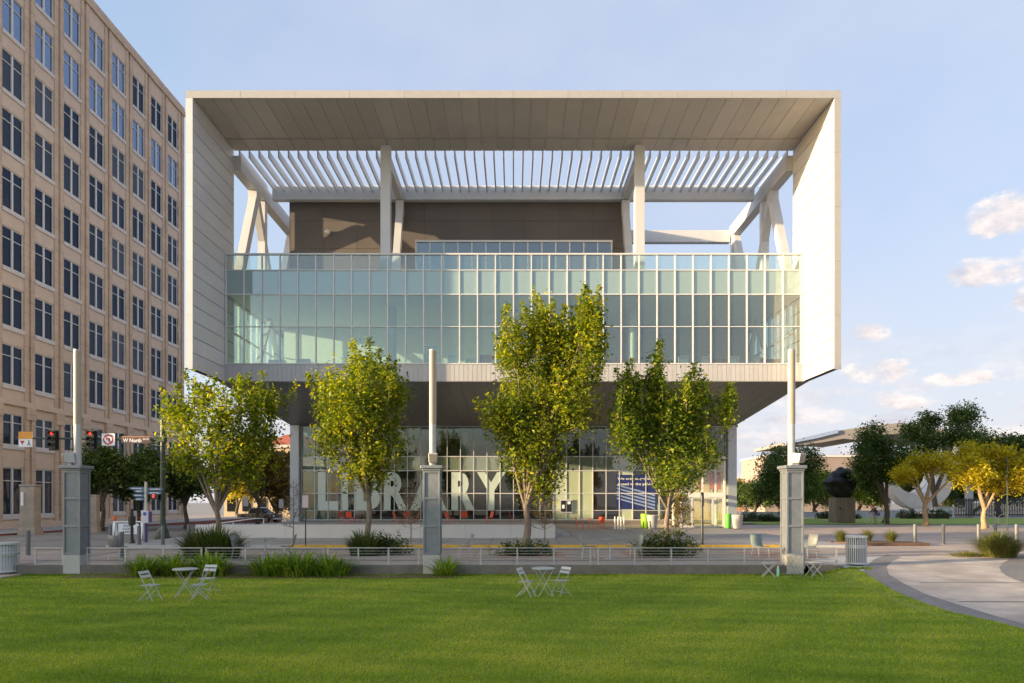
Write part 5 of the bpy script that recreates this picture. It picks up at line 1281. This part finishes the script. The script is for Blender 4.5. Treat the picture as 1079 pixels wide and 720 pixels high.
def crescent(cx, cz, ro, ri, a0, a1, y0, y1, shift):
    n = 24; out = []; inn = []
    for i in range(n + 1):
        a = R(a0 + (a1 - a0) * i / n); out.append((cx + ro * math.cos(a), cz + ro * math.sin(a))); inn.append((cx + shift + ri * math.cos(a), cz + .9 + ri * math.sin(a)))
    return MB().prism(out + inn[::-1], y0, y1, 'y')
def crescent_px(co, ro, ci, ri, a0, a1, y0, y1):
    s_ = 92 / F; n = 28; out = []; inn = []
    for i in range(n + 1):
        a = R(a0 + (a1 - a0) * i / n)
        out.append(((co[0] - 966 + ro * math.cos(a)) * s_, CZ + (HY - co[1] + ro * math.sin(a)) * s_)); inn.append(((ci[0] - 966 + ri * math.cos(a)) * s_, CZ + (HY - ci[1] + ri * math.sin(a)) * s_))
    return MB().prism(out + inn[::-1], y0, y1, 'y')
crescent_px((967, 504), 33, (961, 498), 23, 183, 352, -1.0, 1.0).build('crescent', M_arc, t); crescent_px((966, 500), 38, (962, 496), 24, 288, 372, 1.3, 2.6).build('crescent', M_arc, t)
# far canopy roof
t = thing('arched_canopy', 'long pale arched canopy roof rising beyond the park trees', 'canopy', at(900, 125, -.3))
s125 = 125 / F; up = [(815, 469), (848, 461.5), (870, 457), (892, 453.5), (927, 449.7), (955, 452), (985, 460)]; lo = [(985, 466), (950, 461), (920, 461), (892, 467.3), (872, 465.5), (852, 469), (834, 471.5), (815, 472)]
q = [((a - 900) * s125, CZ + .3 + (HY - b_) * s125) for a, b_ in up + lo]
MB().prism(q, -6, 10, 'y').build('roof', mat('canopy_render', (.30, .265, .24), .7, var=.06), t)
q = [((a - 900) * s125, CZ + .3 + (HY - b_) * s125) for a, b_ in ((813, 469), (846, 461), (866, 456.5), (866, 460), (846, 465), (813, 471.5))]
MB().prism(q, -6.4, -6.05, 'y').build('glass_edge', mat('canopy_glass', (.30, .38, .55), .2), t)
for px in (935, 1000): x = (px - 900) * s125; MB().box(x - .6, x + .6, 0, 1.2, -.3, 13).build('column', MATS['canopy_render'], t)
# distant buildings
def far_block(name, label, px0, px1, ytop, Y, m, depth=18, nwx=8, nwz=3, wm=None, z0=-1.0):
    s = F / Y; x0 = (px0 - VX) / s; x1 = (px1 - VX) / s; h = CZ + (HY - ytop) / s; cx = (x0 + x1) / 2
    t = thing(name, label, 'building', (cx, Y, z0)); a, b_ = x0 - cx, x1 - cx
    MB().box(a, b_, 0, depth, 0, h - z0).build('wall', m, t); MB().box(a - .3, b_ + .3, -.3, depth + .3, h - z0 + .002, h - z0 + .5).build('roof', M_sill, t)
    for i in range(nwx):
        for j in range(nwz):
            wx = a + (b_ - a) * (i + .5) / nwx; wz = (h - z0) * (j + .5) / nwz + .3; ww = (b_ - a) / nwx * .28; wh = (h - z0) / nwz * .28
            w = MB().box(wx - ww, wx + ww, -.12, -.02, wz - wh, wz + wh).build('window', M_cargl if wm is None else wm, t)
    return t
M_peach = mat('peach_stucco', (.29, .225, .195), .85, var=.05, vscale=.3)
M_brick = mat('orange_brick', (.40, .22, .14), .9, var=.12, vscale=1)
far_block('civic_building', 'plain peach building behind the black sculpture and the right pillar', 806, 925, 482, 175, M_peach, nwx=0, nwz=0)
far_block('brick_building', 'low orange brick building beyond the flagpoles', 752, 806, 505, 190, M_brick, nwx=7, nwz=2)
far_block('far_office', 'pale cream building beyond the parked truck', 236, 316, 472, 118, mat('cream_wall', (.50, .40, .28), .85, var=.08), nwx=5, nwz=3)
# red roof on it
s = F / 117; x0, x1 = (228 - VX) / s, (322 - VX) / s; zr = CZ + (HY - 471) / s; zt = CZ + (HY - 456) / s
t = thing('tiled_roof_hall', 'building with a red tiled hipped roof glimpsed beside the left corner column', 'building', ((x0 + x1) / 2, 128, zr - 9)); c = (x1 - x0) / 2
zr_, zt_ = 9.0, 9 + (zt - zr) * 1.1
MB().box(-c, c, 0.6, 14, 0, 9.0).build('wall', MATS['cream_wall'], t)
MB().add([(-c-.8, -.4, zr_), (c+.8, -.4, zr_), (c+.8, 15, zr_), (-c-.8, 15, zr_), (-c+6, 7.3, zt_ + 1.2), (c-6, 7.3, zt_ + 1.2)], [(0,1,5,4),(1,2,5),(2,3,4,5),(3,0,4),(0,3,2,1)]).build('roof', mat('red_tiles', (.36, .10, .06), .85, var=.2, vscale=2), t)
GFP = 'flagpoles beyond the park'
for i, (px, l) in enumerate([(783.5, 'leftmost flagpole beyond the library corner'), (789, 'second flagpole beyond the library corner'), (794, 'third flagpole beyond the library corner'), (799, 'rightmost flagpole beyond the library corner')]):
    t = thing('flagpole', l, 'flagpole', at(px, 120, 0), group=GFP); MB().cyl((0, 0, 0), (0, 0, 6.8 - .4 * (i % 2)), .09, .04, n=8).build('pole', M_pole, t); MB().lathe([(.02, 6.8 - .4*(i % 2)), (.09, 6.88 - .4*(i % 2)), (.02, 6.96 - .4*(i % 2))], 8).build('finial', M_pole, t)
# hedges, low walls, bike rings
LF_hed = leafmat('hedge_leaves', (.015, .04, .008), (.04, .075, .014), (.09, .12, .025), .25)
def hedge(label, px0, px1, Y, h, z, seed):
    rng_ = np.random.default_rng(seed); x0, x1 = (px0 - VX) / F * Y, (px1 - VX) / F * Y; n = int((x1 - x0) * 14)
    q = np.stack([rng_.uniform(-(x1-x0)/2, (x1-x0)/2, n), rng_.uniform(-.7, .7, n), rng_.uniform(.05, h, n)], 1); t = thing('hedge', label, 'hedge', ((x0+x1)/2, Y, z), group='clipped hedges in the park')
    V, Fq, tt = leaf_cloud(rng_, q, .16, 26, .2); np_mesh('leaves', V, Fq, LF_hed, t, tt); MB().box(-(x1-x0)/2 + .2, (x1-x0)/2 - .2, -.3, .3, -.1, h * .6).build('branches', M_barkd, t)
hedge('clipped hedge left of the right pillar, beyond the plaza', 780, 836, 68, .75, -.05, 201)
hedge('clipped hedge behind the cyclist and the plinth', 862, 905, 77, .6, 0, 202); hedge('clipped hedge before the curved metal sculpture', 948, 1000, 77, .95, 0, 203)
for px0, px1, Y, h, l in ((782, 878, 86, .55, 'long low pale wall beyond the hedge left of the plinth'), (880, 960, 84, .75, 'long low pale wall behind the cyclist'), (986, 1006, 79, 1.25, 'short white block wall right of the curved sculpture'), (1006, 1110, 82, 2.3, 'dark slatted fence behind the golden trees')):
    x0, x1 = (px0 - VX) / F * Y, (px1 - VX) / F * Y
    if h > 2:
        t = thing('slatted_fence', l, 'fence', ((x0+x1)/2, Y, 0)); mb = MB()
        for k in range(60): x = (x0-x1)/2 + (x1-x0)/60*k; mb.box(x, x + (x1-x0)/60*.5, -.03, .03, .1, h)
        mb.build('slats', M_blk, t); MB().box((x0-x1)/2, (x1-x0)/2, .031, .08, h - .3, h - .2).box((x0-x1)/2, (x1-x0)/2, .031, .08, .3, .4).build('rails', M_blk, t)
    else: tag(MB().box(x0, x1, Y, Y + .4, -.1, h).box(x0 - .03, x1 + .03, Y - .04, Y + .44, h + .002, h + .06).build('low_wall', M_concl, bevel=.02), l, 'wall')
for px, l in ((1044, 'left ring-shaped bike rack by the broad golden tree'), (1057, 'right ring-shaped bike rack by the broad golden tree')):
    t = thing('bike_rack', l, 'bike rack', at(px, 54, -.10), group='ring bike racks'); mb = MB(); n = 28
    for k in range(n):
        a = 2*math.pi*k/n
        for q in range(6): b_ = 2*math.pi*q/6; r2 = .42 + .028*math.cos(b_); mb.v.append((r2*math.cos(a), .028*math.sin(b_), .62 + r2*math.sin(a)))
    mb.f = [(k*6+q, k*6+(q+1) % 6, ((k+1) % n)*6+(q+1) % 6, ((k+1) % n)*6+q) for k in range(n) for q in range(6)]
    mb.build('ring', M_pole, t, smooth=True); MB().cyl((0, 0, 0), (0, 0, .2), .03, n=8).build('foot', M_pole, t)
tag(MB().lathe([(.09, 0), (.05, .05), (.045, 5.2), (.03, 5.3)], 10).build('lamp_post', M_dgreen), 'slim dark post between the last golden trees at the right', 'post').location = at(1061.5, 49, -.10)
tag(MB().box(-.35, .35, -.3, .3, 0, 5.6).build('white_column', M_concl, bevel=.03), 'pale square column behind the trunks of the golden trees', 'column').location = at(1021, 84, 0)

# ================================================================== RED TERRACE CHAIRS, INTERIOR
M_redc = mat('red_chair_paint', (.62, .075, .035), .4, var=.05)
redp = None
def red_chair(label, px, Y, z, rz):
    global redp
    if redp is None:
        redp = thing('red_chair', label, 'chair', at(px, Y, z), rz, 'red chairs outside the library'); MB().box(-.22, .22, -.22, .22, .43, .455).build('seat', M_redc, redp, bevel=.01)
        mb = MB().prism([(.20, .46), (.30, .86), (.325, .86), (.225, .46)], -.22, .22, 'x'); mb.build('backrest', M_redc, redp, bevel=.01)
        for sx in (-1, 1):
            for sy in (-1, 1): MB().tube([(sx*.19, sy*.19, .43), (sx*.22, sy*.23, 0)], .014, 6).build('leg', M_redc, redp)
    else: dup(redp, at(px, Y, z), rz, label)
for px, Y, z, rz, l in ((362, 49.5, .38, 70, 'leftmost red chair on the terrace, behind the low white wall'), (369, 48.6, .38, 170, 'red chair on the terrace left of the second tree trunk'), (376.5, 49.8, .38, -80, 'red chair on the terrace just left of the second tree trunk'),
     (419, 48.8, .38, 80, 'red chair on the terrace between the second tree and the middle pillar'), (428, 49.4, .38, 200, 'red chair behind the thin sapling left of the middle pillar'), (437, 48.9, .38, -70, 'red chair closest to the left side of the middle pillar'),
     (474, 47.5, .38, 60, 'red chair on the terrace just right of the middle pillar'), (489, 49.5, .38, 185, 'red chair below the second letter R'), (515, 49.0, .38, -60, 'red chair below the letter Y'), (541, 49.6, .38, 90, 'red chair on the terrace left of the tallest tree trunk'),
     (611, 48.2, .0, 75, 'red chair left of the red table before the notice board'), (628.5, 48.6, .0, -75, 'red chair right of the red table before the dark red wall'), (633, 49.6, .0, 190, 'red chair behind the red table, farthest right of all')):
    red_chair(l, px, Y, z, R(rz))
t = thing('red_table', 'small red pedestal table between red chairs right of the notice board', 'table', at(620.5, 48.3, 0)); MB().lathe([(.33, .70), (.35, .705), (.35, .725), (.33, .73)], 20).build('tabletop', M_redc, t); MB().lathe([(.22, 0), (.03, .03), (.03, .699)], 12).build('pedestal', M_redc, t)
def bookcase(label, px, Y, w, h, m, grp):
    t = thing('bookcase', label, 'bookcase', ((px - VX) / F * Y, Y, 10.09), group=grp); d = .35
    mb = MB().box(-w/2, -w/2 + .04, -d/2, d/2, 0, h).box(w/2 - .04, w/2, -d/2, d/2, 0, h).box(-w/2 + .041, w/2 - .041, d/2 - .03, d/2, 0, h)
    mb.build('case', m, t); ns_ = max(2, int(h / .4))
    for k in range(ns_ + 1): MB().box(-w/2 + .041, w/2 - .041, -d/2, d/2 - .031, (h - .04) * k / ns_, (h - .04) * k / ns_ + .035).build('shelf', m, t)
M_bk = mat('white_laminate', (.86, .86, .84), .5); M_bkr = mat('red_laminate', (.30, .05, .06), .5)
GWI, GRI = 'white cabinets behind the upper glass', 'red shelves behind the upper glass'
for px, w, h, l in ((292, 1.0, .7, 'low white cabinet at the left of the upper glass floor'), (320, .8, .75, 'white cabinet above the leftmost tree and second tree'), (455, .9, 1.6, 'tallest white cabinet behind the middle light pole'), (477, .6, 1.0, 'white cabinet right of the middle light pole'), (496, .7, .8, 'white cabinet left of the tallest tree crown'),
     (692, .6, .95, 'white cabinet above the entrance tree, leftmost of the right half'), (720, .55, .95, 'white cabinet above the entrance tree, second of the right half'), (744, .5, .9, 'white cabinet in the upper right half, left of a red shelf'), (773, .6, .9, 'white cabinet in the upper right half, right of a red shelf'), (800, .6, .9, 'white cabinet nearest the right end of the upper glass')):
    bookcase(l, px, 42.6, w, h, M_bk, GWI)
for px, w, h, l in ((512, .7, .85, 'dark red shelf left of the tallest tree crown'), (647, 1.2, .6, 'red shelf right of the tallest tree crown'), (701, .9, .6, 'red shelf above the top of the entrance tree'), (757, 1.1, .6, 'red shelf right of the entrance tree top'), (811, 1.2, .6, 'red shelf at the right end of the upper glass, left of the right pole')):
    bookcase(l, px, 41.9, w, h, M_bkr, GRI)

# ================================================================== LIGHT, SKY, CAMERA
SUN_E, SUN_A = 9.0, 73.0                       # elevation; direction the light travels, from +Y towards +X
sun = bpy.data.lights.new('sun', 'SUN'); sun.energy = 3.5; sun.angle = R(.55); sun.color = (1.0, .76, .46)
so = bpy.data.objects.new('sun', sun); COL.objects.link(so); so.location = (-60, -20, 40)
dv = Vector((math.sin(R(SUN_A)) * math.cos(R(SUN_E)), math.cos(R(SUN_A)) * math.cos(R(SUN_E)), -math.sin(R(SUN_E))))
so.rotation_euler = dv.to_track_quat('-Z', 'Y').to_euler()
w = bpy.data.worlds.new('World'); scene.world = w; w.use_nodes = True
nt = w.node_tree; bg = nt.nodes['Background']
sky = nt.nodes.new('ShaderNodeTexSky'); sky.sky_type = 'NISHITA'; sky.sun_disc = False
sky.sun_elevation = R(SUN_E); sky.sun_rotation = R(180 + SUN_A); sky.air_density = 1.0; sky.dust_density = 1.6; sky.ozone_density = 1.4
def N(t, **k):
    n_ = nt.nodes.new(t)
    for a, b_ in k.items(): setattr(n_, a, b_)
    return n_
def M(op, a, b_=None, c=None, clamp=False):
    n_ = N('ShaderNodeMath', operation=op, use_clamp=clamp)
    for i, v in enumerate((a, b_, c)):
        if v is None: continue
        if isinstance(v, (int, float)): n_.inputs[i].default_value = v
        else: nt.links.new(v, n_.inputs[i])
    return n_.outputs[0]
def mixc(f, a, b_):
    n_ = N('ShaderNodeMix', data_type='RGBA')
    for s_, v in (('Factor', f), ('A', a), ('B', b_)):
        if isinstance(v, (int, float)): n_.inputs[s_].default_value = v
        elif isinstance(v, tuple): n_.inputs[s_].default_value = (*v, 1)
        else: nt.links.new(v, n_.inputs[s_])
    return n_.outputs['Result']
tc = N('ShaderNodeTexCoord'); sep = N('ShaderNodeSeparateXYZ'); nt.links.new(tc.outputs['Generated'], sep.inputs[0])
dx, dy, dz = sep.outputs
az = M('ARCTAN2', dx, dy); el = M('ARCSINE', dz)
comb = N('ShaderNodeCombineXYZ'); nt.links.new(az, comb.inputs[0]); nt.links.new(M('MULTIPLY', el, 1.6), comb.inputs[1])
nz = N('ShaderNodeTexNoise'); nz.inputs['Scale'].default_value = 16; nz.inputs['Detail'].default_value = 9; nz.inputs['Roughness'].default_value = .62; nt.links.new(comb.outputs[0], nz.inputs['Vector'])
nz2 = N('ShaderNodeTexNoise'); nz2.inputs['Scale'].default_value = 5; nz2.inputs['Detail'].default_value = 6; nt.links.new(comb.outputs[0], nz2.inputs['Vector'])
cloud = None
CL = [(1058, 232, 34, 26, 1.0), (1038, 292, 46, 17, .9), (1078, 318, 18, 14, .8), (912, 354, 26, 11, 1.0), (880, 297, 10, 4, .5), (926, 393, 34, 15, 1.0), (1010, 400, 34, 10, .9), (975, 352, 22, 7, .35), (1075, 396, 22, 10, .7), (905, 425, 44, 14, .8), (955, 428, 30, 9, .7), (1020, 425, 60, 12, .6), (1100, 270, 30, 30, .8), (800, 455, 70, 18, .5)]
for cx, cy, rx, ry, st in CL:
    d = Vector(((cx - VX) / F, 1, (HY - cy) / F)); a0 = math.atan2(d.x, d.y); e0 = math.asin(d.normalized().z)
    k = 1 / (1 + ((cx - VX) / F) ** 2)
    ra = rx / F * k * 1.15; re = ry / F * math.sqrt(k) * 1.15
    u = M('DIVIDE', M('SUBTRACT', az, a0), ra); v = M('DIVIDE', M('SUBTRACT', el, e0), re)
    # flatter foot: below the centre the blob falls off faster
    v = M('MULTIPLY', v, M('ADD', 1.0, M('MULTIPLY', M('LESS_THAN', v, 0), .5)))
    r2 = M('ADD', M('MULTIPLY', u, u), M('MULTIPLY', v, v))
    b0 = M('MULTIPLY', M('SUBTRACT', 1.0, M('MULTIPLY', r2, .42), clamp=True), st)
    cloud = b0 if cloud is None else M('MAXIMUM', cloud, b0)
cm = N('ShaderNodeMapRange', interpolation_type='SMOOTHSTEP'); cm.inputs['From Min'].default_value = .40; cm.inputs['From Max'].default_value = .72
nt.links.new(M('MULTIPLY', cloud, M('ADD', M('MULTIPLY', nz.outputs['Fac'], 2.5), -.50)), cm.inputs['Value'])
# faint veil, denser to the left and low down
veil = N('ShaderNodeMapRange'); veil.inputs['From Min'].default_value = .3; veil.inputs['From Max'].default_value = .75; nt.links.new(nz2.outputs['Fac'], veil.inputs['Value'])
low = N('ShaderNodeMapRange'); low.inputs['From Min'].default_value = .35; low.inputs['From Max'].default_value = 0.0; nt.links.new(el, low.inputs['Value'])
SKY_STR = .13
base = sky.outputs['Color']
def u(c, s=1.0): return tuple(x / SKY_STR * s for x in c)
sd = -dv
dot = M('ADD', M('ADD', M('MULTIPLY', dx, sd.x), M('MULTIPLY', dy, sd.y)), M('MULTIPLY', dz, sd.z))
away = N('ShaderNodeMapRange', interpolation_type='SMOOTHSTEP'); away.inputs['From Min'].default_value = .55; away.inputs['From Max'].default_value = -.05; nt.links.new(dot, away.inputs['Value'])
away = away.outputs[0]
base = mixc(M('MULTIPLY', away, SKYMIX), base, u(SKYBLUE))
base = mixc(M('MULTIPLY', M('MULTIPLY', low.outputs[0], away), .75), base, u(SKYLOW))
base = mixc(M('MULTIPLY', M('MULTIPLY', veil.outputs[0], away), .35), base, u(SKYVEIL))
combU = N('ShaderNodeCombineXYZ'); nt.links.new(M('ADD', az, .006), combU.inputs[0]); nt.links.new(M('ADD', M('MULTIPLY', el, 1.6), .022), combU.inputs[1])
nzU = N('ShaderNodeTexNoise'); nzU.inputs['Scale'].default_value = 16; nzU.inputs['Detail'].default_value = 6; nzU.inputs['Roughness'].default_value = .6; nt.links.new(combU.outputs[0], nzU.inputs['Vector'])
tone = M('ADD', M('MULTIPLY', M('SUBTRACT', nz.outputs['Fac'], nzU.outputs['Fac']), 3.2), .55, clamp=True)      # tops catch the light, feet are grey
band = N('ShaderNodeMapRange', interpolation_type='SMOOTHSTEP'); band.inputs['From Min'].default_value = .24; band.inputs['From Max'].default_value = .06; nt.links.new(el, band.inputs['Value'])
comb2 = N('ShaderNodeCombineXYZ'); nt.links.new(M('MULTIPLY', az, 1.0), comb2.inputs[0]); nt.links.new(M('MULTIPLY', el, 3.2), comb2.inputs[1])
nz3 = N('ShaderNodeTexNoise'); nz3.inputs['Scale'].default_value = 9; nz3.inputs['Detail'].default_value = 8; nz3.inputs['Roughness'].default_value = .58; nt.links.new(comb2.outputs[0], nz3.inputs['Vector'])
lowc = N('ShaderNodeMapRange', interpolation_type='SMOOTHSTEP'); lowc.inputs['From Min'].default_value = .43; lowc.inputs['From Max'].default_value = .60; nt.links.new(nz3.outputs['Fac'], lowc.inputs['Value'])
lowf = M('MULTIPLY', M('MULTIPLY', lowc.outputs[0], band.outputs[0]), .75)
base = mixc(lowf, base, mixc(tone, u(CLOUD_D), u(CLOUD_L)))
base = mixc(M('MULTIPLY', cm.outputs[0], .9), base, mixc(tone, u(CLOUD_D), u(CLOUD_L)))
nt.links.new(base, bg.inputs['Color']); bg.inputs['Strength'].default_value = SKY_STR

cam = bpy.data.cameras.new('camera'); co = bpy.data.objects.new('camera', cam); COL.objects.link(co)
co.location = (0, 0, CZ); co.rotation_euler = (R(90), 0, 0)
cam.sensor_width = 36; cam.lens = 36 * F / 1079; cam.sensor_fit = 'HORIZONTAL'
cam.shift_x = (539.5 - VX) / 1079; cam.shift_y = (HY - 360) / 1079; cam.clip_end = 3000; cam.clip_start = .1
scene.camera = co
vs = scene.view_settings; vs.view_transform = 'Standard'; vs.look = 'None'; vs.gamma = 1.0; vs.exposure = EXPOSURE
scene.cycles.max_bounces = 10; scene.cycles.transparent_max_bounces = 24; scene.cycles.glossy_bounces = 4
scene.cycles.use_denoising = True
